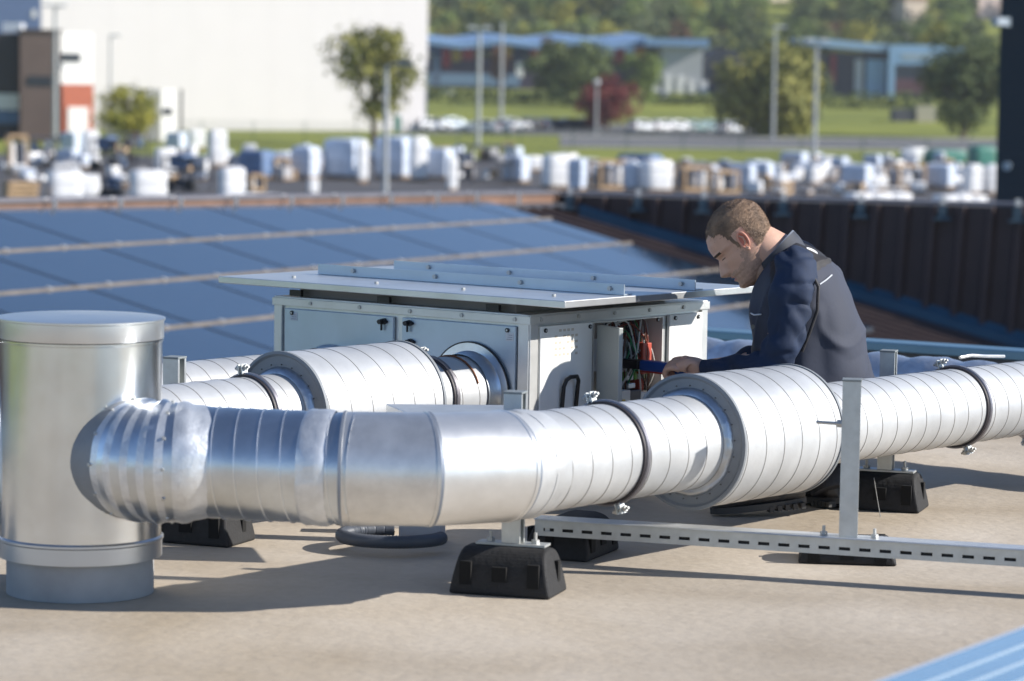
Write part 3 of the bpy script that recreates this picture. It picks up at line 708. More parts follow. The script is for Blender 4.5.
# high parapet at the far left edge
eh = (TL - C0).normalized(); out = V((eh.y, -eh.x, 0)).normalized()
if out.dot(V((0, 1, 0))) < 0: out = -out
def par(A, B, At, Bt, mface, name, ext=3.0, ribs=False, th=.25):
    d = (B - A).normalized(); dt = (Bt - At).normalized(); B2 = B + d * ext; Bt2 = Bt + dt * ext
    nn = V((-d.y, d.x, 0)).normalized()
    if nn.y < 0: nn = -nn
    m = MB()
    if not ribs:
        m.hexa([A, B2, B2 + nn * th, A + nn * th], [At - ZU * .008, Bt2 - ZU * .008, Bt2 - ZU * .008 + nn * th, At - ZU * .008 + nn * th], mface)
    else:
        L = (B2 - A).length; n_ = int(L / .1); vs = []; prof = []; x_ = 0
        while x_ < L:
            prof += [(x_, 0), (x_ + .17, 0), (x_ + .20, -.09), (x_ + .27, -.09), (x_ + .30, 0)]; x_ += .34
        for x_, o_ in prof:
            f_ = x_ / L; vs.append(A.lerp(B2, f_) + nn * o_)
        for x_, o_ in prof:
            f_ = x_ / L; vs.append(At.lerp(Bt2, f_) + nn * o_ - ZU * .02)
        k = len(prof); m.add(vs, [(i, i + 1, k + i + 1, k + i) for i in range(k - 1)], mface)
        m.hexa([A + nn * .02, B2 + nn * .02, B2 + nn * th, A + nn * th], [At - ZU * .03 + nn * .02, Bt2 - ZU * .03 + nn * .02, Bt2 - ZU * .03 + nn * th, At - ZU * .03 + nn * th], mface)
    m.build(name, prb)
    m = MB(); q = [At - nn * .03, Bt2 - nn * .03, Bt2 + nn * (th + .03), At + nn * (th + .03)]
    m.hexa([p - ZU * .006 for p in q], [p + ZU * .030 for p in q], cope_m)
    m.build('coping', prb, .004)
    return nn
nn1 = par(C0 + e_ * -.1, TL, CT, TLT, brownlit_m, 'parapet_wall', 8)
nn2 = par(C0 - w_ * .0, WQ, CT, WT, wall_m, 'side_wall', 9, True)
# blue grey flashing along the foot of the side wall
m = MB(); dW = (WQ - C0).normalized(); q0 = C0 + dW * .3; q1 = C0 + dW * (WQ - C0).length * 1.9
lo = -nn2
nseg = 16; vs = []
for i in range(nseg + 1):
    p = q0.lerp(q1, i / nseg); wob = .03 * math.sin(i * 1.3)
    wdt = .04 + .12 * (i / nseg)
    vs += [p + ZU * (.04 + .08 * min(1, i / 6)) - nn2 * .05, p - nn2 * (.09) + ZU * .07, p - nn2 * (.10 + wdt * .5) + ZU * (.03 + wob * .4), p - nn2 * (.12 + wdt * .5) - ZU * .12]
m.add(vs, [(i * 4 + j, i * 4 + j + 1, (i + 1) * 4 + j + 1, (i + 1) * 4 + j) for i in range(nseg) for j in range(3)], bluemem_m); m.build('wall_flashing', prb)
# coping clips
clip_m = mat('pale clip', (.66, .64, .62), .45, .3)
m = MB()
def clipat(p, nn, sz=.07, hh=.16):
    m.box(p - nn * .095 - ZU * (hh * .5 - .03), (sz * .5, .015, hh), clip_m); m.box(p + nn * .02 + ZU * .03, (sz * .5, .24, .012), clip_m); m.cut()
for px in (47, 112, 173, 229, 284, 335, 384, 430, 470, 512):
    best = min((abs(0), 0),)
    lo_, hi_ = 0.0, (TLT - CT).length + 2
    dT = (TLT - CT).normalized(); bestk = 0; bd = 1e9
    for i in range(400):
        p = CT + dT * (hi_ * i / 400); q = CR.transposed() @ (p - CAM); xx = CX + F * q.x / -q.z
        if abs(xx - px) < bd: bd = abs(xx - px); bestk = p
    clipat(bestk, nn1)
m.build_each('coping_clip', prb)
m = MB()
for px in (573, 640, 706, 786, 863, 945, 1020):
    dT = (WT - CT).normalized(); bd = 1e9
    for i in range(500):
        p = CT + dT * (8.0 * i / 500); q = CR.transposed() @ (p - CAM); xx = CX + F * q.x / -q.z
        if abs(xx - px) < bd: bd = abs(xx - px); bestk = p
    m.box(bestk - nn2 * .10 - ZU * .09, (.10, .03, .15), mat('bracket blue grey', (.05, .085, .12), .5, .3)); m.box(bestk - nn2 * .10 - ZU * .17, (.20, .10, .03), MATS['bracket blue grey']); m.box(bestk - nn2 * .08 + ZU * .04, (.06, .05, .08), clip_m); m.cut()
m.build_each('wall_bracket', prb)
# body of the building under the roof
m = MB(); A = C0 + e_ * 20; B = C0 + e_ * 20 + w_ * 11; Cc_ = C0 + w_ * 11; 
def gz(p): return V((p.x, p.y, -6.3))
m.hexa([gz(A), gz(C0), gz(Cc_), gz(B)], [A - ZU * .4, C0 - ZU * .4, Cc_ - ZU * .4, B - ZU * .4], bw_m); m.build('wall', prb)
# solar panels, in rows
rowsb = [.035, .50, 1.17, 1.89, 2.60, 3.32, 4.04]; cols = [1.28, 1.70, 2.80, 3.90, 5.0, 6.1, 7.2, 8.3, 9.4, 10.5]
rownm = ['top', 'second', 'third', 'fourth', 'fifth', 'sixth']
for r_ in range(6):
    for c_ in range(len(cols) - 1):
        # keep only what the camera can see
        cc = RP((cols[c_] + cols[c_ + 1]) / 2, (rowsb[r_] + rowsb[r_ + 1]) / 2); q = CR.transposed() @ (cc - CAM); px = CX + F * q.x / -q.z; py = CZ - F * q.y / -q.z
        if px < -130 or px > 800 or py > 400: continue
        ca, cb = cols[c_] + .007, cols[c_ + 1] - .007; ra_, rb_ = rowsb[r_] + .02, rowsb[r_ + 1] - .02
        nm = ['right-hand narrow', 'second from right', 'third from right', 'fourth from right', 'fifth from right', 'sixth from right', 'seventh from right', 'eighth from right', 'ninth from right'][c_]
        o = thing('solar_panel', 'blue solar panel on the pitched roof, %s in the %s row' % (nm, rownm[r_]), 'solar panel', RP(ca, rb_, .0), 'solar panels in rows on the neighbouring roof')
        m = MB(); tp = (lambda x_: -.05 * x_) if r_ == 0 else (lambda x_: 0)
        c4 = [(ca, ra_ + tp(ca)), (cb, ra_ + tp(cb)), (cb, rb_), (ca, rb_)]
        m.hexa([RP(x_, y_, .02) for x_, y_ in c4], [RP(x_, y_, .065) for x_, y_ in c4], mat('panel frame dark', (.10, .12, .15), .4, .5)); m.build('frame', o)
        i_ = .012; c4 = [(ca + i_, ra_ + i_ + tp(ca)), (cb - i_, ra_ + i_ + tp(cb)), (cb - i_, rb_ - i_), (ca + i_, rb_ - i_)]
        m = MB(); m.hexa([RP(x_, y_, .0655) for x_, y_ in c4], [RP(x_, y_, .070) for x_, y_ in c4], glass_m); m.build('glass', o)
# mounting rails between the rows (pale, with clamps)
for r_, bb in enumerate(rowsb[1:5]):
    o = thing('mounting_rail', 'pale %s mounting rail between two solar panel rows, with bright clamps' % ['topmost', 'second', 'third', 'lowest'][r_], 'rail', RP(1.2, bb), 'mounting rails between the solar panel rows')
    m = MB(); c4 = [(1.2, bb - .008), (10.4, bb - .008), (10.4, bb + .008), (1.2, bb + .008)]
    m.hexa([RP(x_, y_, .01) for x_, y_ in c4], [RP(x_, y_, .082) for x_, y_ in c4], alu_m); m.build('rail', o)
    m = MB(); x_ = 1.45
    while x_ < 10.2:
        c4 = [(x_, bb - .014), (x_ + .02, bb - .014), (x_ + .02, bb + .014), (x_, bb + .014)]
        m.hexa([RP(p_, y_, .083) for p_, y_ in c4], [RP(p_, y_, .092) for p_, y_ in c4], clip_m); m.cut(); x_ += .55
    m.build_each('clamp', o)

# near solar panel at lower right corner
pa = G(868, 683, .25); pb = G(1040, 619, .25); ed = (pb - pa).normalized(); nr = V((ed.y, -ed.x, 0))
if nr.x < 0: nr = -nr
o = thing('solar_panel', 'light blue solar panel with bright frame in the lower right corner close to the camera', 'solar panel', pa)
tl = lambda a_, s_, z_: pa + ed * a_ + nr * s_ + V((0, 0, z_ - s_ * .03))
m = MB(); q = [tl(-.5, 0, 0), tl(1.3, 0, 0), tl(1.3, 1.0, 0), tl(-.5, 1.0, 0)]
m.hexa([p - ZU * .035 for p in q], q, mat('near panel frame', (.7, .7, .7), .4, .4)); m.build('frame', o, .002)
m = MB(); q = [tl(-.48, .02, .001), tl(1.28, .02, .001), tl(1.28, .98, .001), tl(-.48, .98, .001)]
m.hexa([p for p in q], [p + ZU * .003 for p in q], mat('near solar glass', (.22, .38, .52), .18, 0, .1, 2, 0, None, None, .8, .8)); m.build('glass', o)
m = MB()
for k in range(1, 17):
    q = [tl(-.48, .02 + k * .055, .0045), tl(1.28, .02 + k * .055, .0045), tl(1.28, .029 + k * .055, .0045), tl(-.48, .029 + k * .055, .0045)]
    m.hexa(q, [p + ZU * .0006 for p in q], mat('cell busbar', (.46, .58, .68), .4)); m.cut()
m.build_each('cell_line', o)
m = MB()
for a_, s_ in ((-.3, .15), (1.1, .15), (-.3, .85), (1.1, .85)):
    p = tl(a_, s_, -.036); m.cyl(V((p.x, p.y, 0)), p, .02, strut_m, 10); m.cut()
m.build_each('leg', o)

# ------------------------------------------------------------------ terrain
GZ = -6.3
def gh(y, x=0):
    if y < 440: return GZ
    pts = [(440, GZ), (560, -3.4), (680, -.3), (740, 1.5), (800, 7.5), (900, 22), (1000, 37), (1300, 90), (2500, 180)]
    for (a, za), (b__, zb_) in zip(pts, pts[1:]):
        if y <= b__: return za + (zb_ - za) * (y - a) / (b__ - a)
    return 180
m = MB(); xs = [i * 40 - 1000 for i in range(51)]; ys = [-800, -300, 0, 60, 150, 250, 350, 400, 440, 500, 560, 620, 680, 740, 800, 850, 900, 950, 1000, 1100, 1300, 1700, 2500]
vs = [(x_ * (1 if y_ < 1300 else 2.5), y_, gh(y_) + (2.5 * noise.noise(V((x_ * .01, y_ * .01, 0))) if y_ > 760 else 0)) for y_ in ys for x_ in xs]
k = len(xs); grass_m = mat('grass', (.27, .29, .05), .95, 0, 0, .05, 0, None, (.14, .165, .035), .2, detail=8)
m.add(vs, [(j * k + i, j * k + i + 1, (j + 1) * k + i + 1, (j + 1) * k + i) for j in range(len(ys) - 1) for i in range(k - 1)], grass_m, True)
tag(m.build('ground'), kind='structure')
def sheet(name, pts, mm, dz=.03):
    m = MB(); n_ = 14; vs = []
    (x0, y0), (x1, y1), (x2, y2), (x3, y3) = pts
    for j in range(n_ + 1):
        for i in range(n_ + 1):
            u, v = i / n_, j / n_
            xx = (x0 * (1 - u) + x1 * u) * (1 - v) + (x3 * (1 - u) + x2 * u) * v; yy = (y0 * (1 - u) + y1 * u) * (1 - v) + (y3 * (1 - u) + y2 * u) * v
            vs.append((xx, yy, gh(yy) + dz))
    m.add(vs, [(j * (n_ + 1) + i, j * (n_ + 1) + i + 1, (j + 1) * (n_ + 1) + i + 1, (j + 1) * (n_ + 1) + i) for j in range(n_) for i in range(n_)], mm, True)
    return tag(m.build(name), kind='structure')
def gp(px, py): p = G(px, py, GZ); return (p.x, p.y)
asph = mat('yard asphalt', (.075, .072, .075), .9, 0, .2, .15)
sheet('storage_yard', [(-90, 30), (110, 30), gp(1500, 171), gp(-300, 151)], asph)
sheet('access_road', [gp(560, 147), gp(1300, 153), gp(1300, 142), gp(560, 137)], mat('road asphalt', (.16, .155, .16), .9, 0, .1, .1))
sheet('car_park', [gp(395, 133), gp(760, 139), gp(760, 131.5), gp(395, 127)], mat('car park asphalt', (.12, .12, .125), .9, 0, .1, .1), .04)
def kerb_line(name, p0, p1):
    a = V((*p0, GZ)); b_ = V((*p1, GZ)); d = (b_ - a).normalized(); nn = V((-d.y, d.x, 0)); m = MB()
    m.hexa([a, b_, b_ + nn * .3, a + nn * .3], [p + ZU * .14 for p in (a, b_, b_ + nn * .3, a + nn * .3)], mat('kerb concrete', (.4, .39, .37), .8)); tag(m.build(name), kind='structure')
kerb_line('road_kerb', gp(560, 136.8), gp(1300, 141.8)); kerb_line('road_kerb', gp(560, 147.3), gp(1300, 153.3))

# ------------------------------------------------------------------ background buildings
def XZ(px, py, Y): p = P(px, py, Y); return p
def facade(name, label, px0, px1, pyt, Y, depth, ang, mm, zb_=None):
    """box building whose front runs from px0 to px1 at distance Y, turned by ang"""
    A = P(px0, 100, Y); zb_ = gh(Y) if zb_ is None else zb_
    d = V((math.cos(R(ang)), math.sin(R(ang)), 0)); tx = (P(px1, 100, Y).x) / Y
    L = (tx * A.y - A.x) / (d.x - tx * d.y); zt = P(px0, pyt, Y).z
    o = thing(name, label, 'building', (A.x, A.y, zb_)); A = V((A.x, A.y, 0)); nn = V((-d.y, d.x, 0))
    m = MB(); c4 = [A, A + d * L, A + d * L + nn * depth, A + nn * depth]
    m.hexa([p + ZU * (zb_ - .5) for p in c4], [p + ZU * zt for p in c4], mm); m.build('wall', o)
    return o, A, d, nn, L, zt, zb_
def onface(o, A, d, nn, a0, a1, z0, z1, mm, name, t0=.08, bevel=0):
    m = MB(); c4 = [A + d * a0 - nn * t0, A + d * a1 - nn * t0, A + d * a1 - nn * .003, A + d * a0 - nn * .003]
    m.hexa([p + ZU * z0 for p in c4], [p + ZU * z1 for p in c4], mm); return m.build(name, o)
hall_m = mat('white hall cladding', (.64, .61, .595), .7, 0, .012, .3)
win_m = mat('dark window glass', (.03, .035, .045), .15)
# big white hall
o, A, d, nn, L, zt, zb_ = facade('white_warehouse', 'huge plain off white warehouse filling the background at upper left', -60, 427, -120, 395, 90, 30, hall_m, GZ)
m = MB()
for i in range(0, int(L), 6): 
    c4 = [A + d * i - nn * .012, A + d * (i + .08) - nn * .012, A + d * (i + .08) - nn * .003, A + d * i - nn * .003]; m.hexa([p + ZU * zb_ for p in c4], [p + ZU * zt for p in c4], mat('cladding joint', (.62, .59, .575), .7)); m.cut()
m.build_each('cladding_joint', o)
c4 = [A - nn * .3, A + d * (L + .3) - nn * .3, A + d * (L + .3) + nn * 90, A + nn * 90]; m = MB(); m.hexa([p + ZU * (zt + .002) for p in c4], [p + ZU * (zt + .5) for p in c4], hall_m); m.build('roof', o)
onface(o, A, d, nn, L - 5.2, L - 4.2, zb_, zb_ + 2.2, mat('green door', (.03, .14, .10), .5), 'door')
# office in front, left
def colbox(name, lab, px0, px1, pyt, pyb, Y, mm, depth=12, ang=8):
    o, A, d, nn, L, zt, zb_ = facade(name, lab, px0, px1, pyt, Y, depth, ang, mm, GZ)
    return o, A, d, nn, L, zt, zb_
Y0 = 330
o, A, d, nn, L, zt, zb_ = colbox('brown_office_building', 'brown clad office block with thin dark window strips at far left', 20, 60, 31, 130, Y0, mat('brown cladding', (.165, .115, .095), .6, 0, .06, .5))
onface(o, A, d, nn, L * .18, L * .80, P(40, 86, Y0).z, P(40, 76, Y0).z, win_m, 'window'); 
c4 = [A - nn * .2 - d * .2, A + d * (L + .2) - nn * .2, A + d * (L + .2) + nn * 12, A + nn * 12 - d * .2]; m = MB(); m.hexa([p + ZU * (zt + .002) for p in c4], [p + ZU * (zt + .25) for p in c4], mat('roof trim brown', (.1, .07, .06), .6)); m.build('roof', o)
o, A, d, nn, L, zt, zb_ = colbox('dark_office_building', 'nearly black office wing over a white ground floor at the left edge', -70, 19, 32, 130, Y0 + 1.5, mat('charcoal cladding', (.030, .028, .032), .6))
onface(o, A, d, nn, 0, L, P(10, 110, Y0).z, P(10, 94, Y0).z, mat('white band', (.75, .75, .74), .6), 'ground_floor_band'); onface(o, A, d, nn, 0, L, P(10, 124, Y0).z, P(10, 111, Y0).z, mat('blue strip window', (.06, .14, .28), .3), 'window')
m = MB(); p = A + d * (L * .93) + nn * 2; m.box(p + ZU * (zt + .6), (2.2, 2, 1.1), mat('rooftop unit white', (.75, .77, .8), .5)); m.build('roof_unit', o, .05)
o, A, d, nn, L, zt, zb_ = colbox('white_red_building', 'white upper storey over a brick red ground floor beside the brown office', 60.5, 93, 32, 135, Y0 + .8, mat('white render', (.82, .80, .77), .7), 12, 34)
onface(o, A, d, nn, 0, L, zb_, P(70, 84, Y0).z, mat('brick red cladding', (.42, .115, .06), .7, 0, .08, 1.5), 'red_ground_floor', .12); onface(o, A, d, nn, .1, L * .6, P(70, 62, Y0).z, P(70, 53, Y0).z, win_m, 'window')
onface(o, A, d, nn, L * .2, L * .82, zb_, P(70, 107, Y0).z, mat('white gate', (.8, .78, .75), .6), 'entrance', .3)
o, A, d, nn, L, zt, zb_ = facade('blue_grey_hall', 'blue grey hall wall rising behind the dark office at the top left corner', -90, 41, -100, 372, 15, 14, mat('blue grey cladding', (.10, .15, .27), .6, 0, .05, .4), GZ)
onface(o, A, d, nn, L * .93, L * .96, 8, 9, mat('white gate', (.8, .78, .75), .6), 'vent')
for px0, px1, pt, lab in ((161, 177, 89, 'small white site office with dark window beside the yellowing tree'),):
    o, A, d, nn, L, zt, zb_ = colbox('site_office', lab, px0, px1, pt, 134, 340, MATS['white render'], 6, 34)
    onface(o, A, d, nn, L * .1, L * .7, P(165, 115, 340).z, P(165, 108, 340).z, win_m, 'window'); m = MB(); m.cyl(A + d * (L + .5) + ZU * GZ, A + d * (L + .5) + ZU * zt, .18, mat('dark post', (.1, .1, .1), .5)); m.build('downpipe', o)
o, A, d, nn, L, zt, zb_ = colbox('red_container', 'red and black container stack end seen through the yellowing tree', 128, 152, 109, 134, 345, mat('container red', (.5, .07, .05), .6), 6)
onface(o, A, d, nn, L * .55, L, zb_, zt, mat('container black', (.03, .03, .035), .6), 'black_door'); 

# long low industrial building with wavy blue roof
blr = mat('blue roof sheet', (.20, .33, .52), .5, .1, .05, .1); drk = mat('dark aubergine cladding', (.045, .035, .06), .6)
YB = 660
o, A, d, nn, L, zt, zb_ = facade('blue_roofed_factory', 'long low factory with wavy blue roof and dark facade behind the trees', 424, 662, 56, YB, 40, 6, drk, None)
m = MB(); n_ = 46; vs = []
for i in range(n_ + 1):
    f_ = i / n_; px = 424 + 238 * f_; ph = (px - 424) / 75.0; dip = abs(((ph * 1) % 1) - .5) * 2
    zz = P(px, 38 + 5 * (1 - dip), YB).z; zz2 = P(px, 45 + 8 * (1 - dip), YB).z
    q = A + d * L * f_
    vs += [q - nn * 2.5 + ZU * (zz - 1.3), q - nn * 2.5 + ZU * (zz - .2), q + nn * 40 + ZU * (zz + 1.8), q + nn * 40 + ZU * (zz2 - 1)]
m.add(vs, [(i * 4 + j, i * 4 + j + 1, (i + 1) * 4 + j + 1, (i + 1) * 4 + j) for i in range(n_) for j in range(3)], blr, True); m.build('roof', o)
zz = lambda py: P(500, py, YB).z
for px0, px1, py0, py1, mm, nm in ((442, 450, 68, 50, mat('facade red', (.26, .03, .035), .6), 'red_panel'), (452, 460, 62, 50, mat('facade yellow', (.35, .24, .05), .6), 'yellow_panel'), (462, 474, 60, 46, MATS['facade red'], 'red_panel'), (505, 512, 58, 44, MATS['facade yellow'], 'yellow_panel'), (530, 545, 66, 48, MATS['facade red'], 'red_panel'), (614, 624, 62, 44, MATS['facade red'], 'red_panel'), (634, 646, 60, 44, mat('facade orange', (.35, .12, .03), .6), 'orange_panel'),
        (426, 520, 86, 74, mat('strip glass blue', (.16, .24, .34), .3), 'window'), (516, 523, 77, 62, MATS['white render'], 'door'), (432, 440, 84, 58, mat('grey blue panel', (.12, .17, .26), .5), 'blue_panel'), (560, 600, 80, 66, win_m, 'window')):
    tx0 = P(px0, 70, YB).x / YB; tx1 = P(px1, 70, YB).x / YB
    s_ = lambda tx: (tx * A.y - A.x) / (d.x - tx * d.y)
    onface(o, A, d, nn, s_(tx0), s_(tx1), zz(py0), zz(py1), mm, nm, .25)
o, A, d, nn, L, zt, zb_ = facade('grey_factory_wing', 'pale grey corrugated factory wing under a blue roof edge', 662, 702, 46, YB - 4, 40, 4, mat('pale grey cladding', (.42, .43, .43), .6, 0, .05, .5), None)
m = MB(); c4 = [A - nn * 2 - d * 4, A + d * (L + 1) - nn * 2, A + d * (L + 1) + nn * 42, A + nn * 42 - d * 4]; m.hexa([p + ZU * (zt + .01) for p in c4], [p + ZU * (zt + 1.6) for p in c4], blr); m.build('roof', o)
for k_ in range(5):
    onface(o, A, d, nn, -2 + k_ * 2.6, -.6 + k_ * 2.6, zb_, zb_ + (3.6 if k_ < 3 else 2.6), MATS['white render'], 'white_bay', .6)
o, A, d, nn, L, zt, zb_ = facade('dark_barrel_hall', 'dark rounded hall between the grey factory wing and the big willow', 702, 745, 66, YB - 2, 30, 4, mat('dark hall', (.03, .035, .05), .6), None)
m = MB(); pts = [A + d * (L * (.5 - .55 * math.cos(th_))) + ZU * (zt - 1 + 5 * math.sin(th_)) for th_ in [math.pi * i / 12 for i in range(13)]]
vs = [p - nn * .4 for p in pts] + [p + nn * 30 for p in pts]; m.add(vs, [(i, i + 1, 14 + i, 13 + i) for i in range(12)] + [tuple(range(13))], MATS['dark hall'], True); m.build('roof', o)
YC = 640
o, A, d, nn, L, zt, zb_ = facade('blue_showroom', 'dark showroom hall with slanting pale blue roof left of the blue portal', 822, 886, 52, YC, 40, 3, mat('showroom dark', (.035, .035, .055), .5), None)
m = MB(); z0 = P(822, 38, YC).z; z1 = P(886, 52, YC).z
vs = [A - nn * 2 + ZU * z0 - d * 3, A + d * (L + 1) - nn * 2 + ZU * (z1 + 1.5), A + d * (L + 1) + nn * 30 + ZU * (z1 + 2), A - d * 3 + nn * 30 + ZU * (z0 + .5)]
m.hexa([v - ZU * 1.6 for v in vs], vs, mat('pale blue roof', (.30, .45, .62), .5)); m.build('roof', o)
pb_ = mat('pale blue panel', (.28, .45, .66), .5)
for a0_, a1_, t_ in ((.50, .62, .85), (.68, .98, .85)): onface(o, A, d, nn, L * a0_, L * a1_, zb_, zb_ + (zt - zb_) * t_, pb_ if a0_ > .6 else mat('pale panel', (.5, .52, .55), .6), 'blue_panel', .4)
onface(o, A, d, nn, L * .12, L * .2, zb_ + 3, zt - .5, MATS['facade red'], 'red_panel', .3)
o, A, d, nn, L, zt, zb_ = facade('portal_building', 'pale blue framed portal building with dark glazing beside the right hand tree', 888, 962, 45, YC - 3, 30, 3, mat('portal glazing', (.05, .055, .08), .25), None)
onface(o, A, d, nn, -.1, L * .07, zb_, zt, pb_, 'portal_column', .9); onface(o, A, d, nn, L * .075, L, zt - (zt - zb_) * .36, zt + .1, pb_, 'portal_beam', .9); onface(o, A, d, nn, L * .16, L * .60, zt - (zt - zb_) * .26, zt - (zt - zb_) * .16, mat('grey sign band', (.36, .42, .46), .5), 'sign_band', 1.0)
onface(o, A, d, nn, L * .09, L * .9, zb_ + 1, zb_ + 4.2, mat('reddish glazing', (.12, .05, .06), .3), 'window', .3)
o, A, d, nn, L, zt, zb_ = facade('field_shed', 'small grey shed with cream end wall on the grass before the hedge', 895, 916, 109, 505, 5, 2, mat('shed grey', (.10, .10, .12), .7), None)
m = MB(); p = A + d * (L + 1.8) + nn * 1; m.box(V((p.x, p.y, zb_ + 1.3)), (3.2, 2.5, 2.8), mat('cream render', (.62, .55, .42), .7)); m.build('end_wall', o)
# houses on the hill
def house(px, py, Y, wd_, hh, rc, lab, wallc=(.6, .5, .4)):
    p = P(px, py, Y); o = thing('hillside_house', lab, 'house', (p.x, p.y, p.z)); m = MB(); m.box(p + ZU * hh / 2, (wd_, 8, hh + 8), mat('house wall %s' % str(wallc), wallc, .8), rz(.4)); m.build('wall', o)
    m = MB(); Rm = rz(.4); q = [V((-wd_ / 2 - .5, -4.6, 0)), V((wd_ / 2 + .5, -4.6, 0)), V((wd_ / 2 + .5, 4.6, 0)), V((-wd_ / 2 - .5, 4.6, 0)), V((-wd_ / 2 - .5, 0, 3.2)), V((wd_ / 2 + .5, 0, 3.2))]
    m.add([p + Rm @ v + ZU * (hh + 4.02) for v in q], [(0, 1, 5, 4), (2, 3, 4, 5), (0, 4, 3), (1, 2, 5), (0, 3, 2, 1)], mat('roof %s' % str(rc), rc, .8)); m.build('roof', o)
    m = MB()
    for k_ in (-.25, .2): m.box(p + Rm @ V((wd_ * k_, -4.02, 0)) + ZU * (hh * .5 + 2), (1.2, .1, 1.5), win_m, Rm); m.cut()
    m.build_each('window', o)
house(908, 32, 850, 7, 5, (.30, .16, .10), 'cream house with brown roof between trees on the hillside')
house(782, 8, 940, 12, 3, (.34, .09, .06), 'house with red roof high on the hillside at the top edge')
house(990, 18, 900, 13, 5, (.28, .16, .13), 'pale pinkish house on the hillside beside the dark tower', (.62, .48, .45))
# dark clad tower at right edge
YT = 62
o, A, d, nn, L, zt, zb_ = facade('dark_clad_tower', 'tall blue black ribbed building corner at the right edge', 998, 1130, -160, YT, 12, -12, mat('navy cladding', (.012, .024, .04), .5), GZ)
m = MB(); z_ = GZ
while z_ < zt:
    c4 = [A - nn * .03, A + d * L - nn * .03, A + d * L - nn * .002, A - nn * .002]; m.hexa([p + ZU * z_ for p in c4], [p + ZU * (z_ + .09) for p in c4], MATS['navy cladding']); z_ += .19
m.build('cladding_ribs', o)
p = P(1001, 22, YT - .8); m = MB(); m.box(p, (.28, .3, .18), mat('floodlight housing', (.3, .36, .4), .5), rz(.3)); m.box(p + V((0, -.16, 0)), (.22, .04, .13), mat('floodlight glass', (.6, .65, .7), .2), rz(.3)); m.build('floodlight', o)
p = P(1007, 166, YT - .4); m = MB(); m.cyl(p, p + V((-.02, -.06, 0)), .09, mat('small sign pale', (.35, .42, .48), .5), 12); m.build('sign_disc', o)

# ------------------------------------------------------------------ haze
HZ = True
if HZ:
    m = MB(); hzm = bpy.data.materials.new('haze air'); hzm.use_nodes = True; ht = hzm.node_tree; ht.nodes.remove(ht.nodes['Principled BSDF'])
    pv = ht.nodes.new('ShaderNodeVolumePrincipled'); pv.inputs['Color'].default_value = (.86, .90, .95, 1); pv.inputs['Density'].default_value = .00013; pv.inputs['Anisotropy'].default_value = .2
    ht.links.new(pv.outputs[0], ht.nodes['Material Output'].inputs['Volume'])
    m.box((0, 850, 96), (5200, 3400, 214), hzm); tag(m.build('haze'), kind='stuff')

# ------------------------------------------------------------------ lamp posts
pole_m = mat('lamp pole grey', (.42, .43, .43), .5, .4)
def lamp(px, pyt, pyb, Y, lab, kind, r=.11):
    p = P(px, pyb, Y); zb_ = gh(Y); pt = P(px, pyt, Y); b0_ = V((p.x, Y, zb_)); top = V((p.x, Y, pt.z))
    o = thing('street_lamp', lab, 'street lamp', b0_)
    m = MB(); m.cyl(b0_, top, r * .95, pole_m, 12, r * .6); m.build('pole', o)
    m = MB(); hm = mat('lamp head pale', (.7, .7, .7), .5) if kind != 'dark' else mat('lamp head dark', (.06, .09, .14), .4)
    s_ = Y / 300
    if kind == 'dark':
        m.tube([top - ZU * .1, top + V((.25, 0, .12)), top + V((.5, 0, .15))], .05, pole_m, 8); m.build('arm', o); m = MB()
        vs_ = [(.45, .10), (.9, .28), (1.6, .16), (1.75, 0), (1.5, -.12), (.5, -.1)]
        v2 = [top + V((x_, y_, z_ + .12)) for y_ in (-.2, .2) for x_, z_ in vs_]; m.add(v2, [tuple(range(6)), tuple(range(6, 12))[::-1]] + [(i, (i + 1) % 6, 6 + (i + 1) % 6, 6 + i) for i in range(6)], hm); m.build('lamp_head', o, .03)
    elif kind == 'double':
        m.box(top, (1.7 * s_, .35, .18), pole_m); m.build('arm', o, .03); m = MB()
        for sg in (-1, 1): m.box(top + V((sg * .75 * s_, 0, .05)), (.85 * s_, .5, .3 * s_), hm); m.cut()
        m.build_each('lamp_head', o, .05)
    elif kind == 'ball':
        m.lathe([(.01, -.35), (.3, -.28), (.48, 0), (.3, .28), (.01, .35)], hm, top, 16); m.build('lamp_head', o)
    elif kind == 'none': pass
    else:
        m.box(top + V((.5 * s_, 0, .05)), (1.2 * s_, .35, .2 * s_), hm); m.build('lamp_head', o, .05)
    return o
lamp(385, 66, 196, 190, 'grey lamp post with one dark drooping head standing before the slender tree', 'dark', .22)
lamp(478, 28, 134, 330, 'pale lamp post with two flat heads left of the blue roofed factory', 'double', .30)
lamp(501, 22, 118, 430, 'plain grey pole just right of the pale two headed lamp post', 'none', .28)
lamp(814, 41, 160, 262, 'pale tall lamp post with two heads before the big green willow', 'double', .22)
lamp(773, 27, 130, 400, 'thin grey lamp post with small head in front of the willow crown', 'single', .24)
lamp(55, 6, 130, 300, 'grey lamp post with two small heads in front of the brown office', 'double', .26)
lamp(110, 36, 130, 330, 'faint thin lamp post before the white warehouse beside the yellowing tree', 'single', .18)
lamp(596, 82, 134, 420, 'short lamp post with pale round head beside the red bush', 'ball', .20)

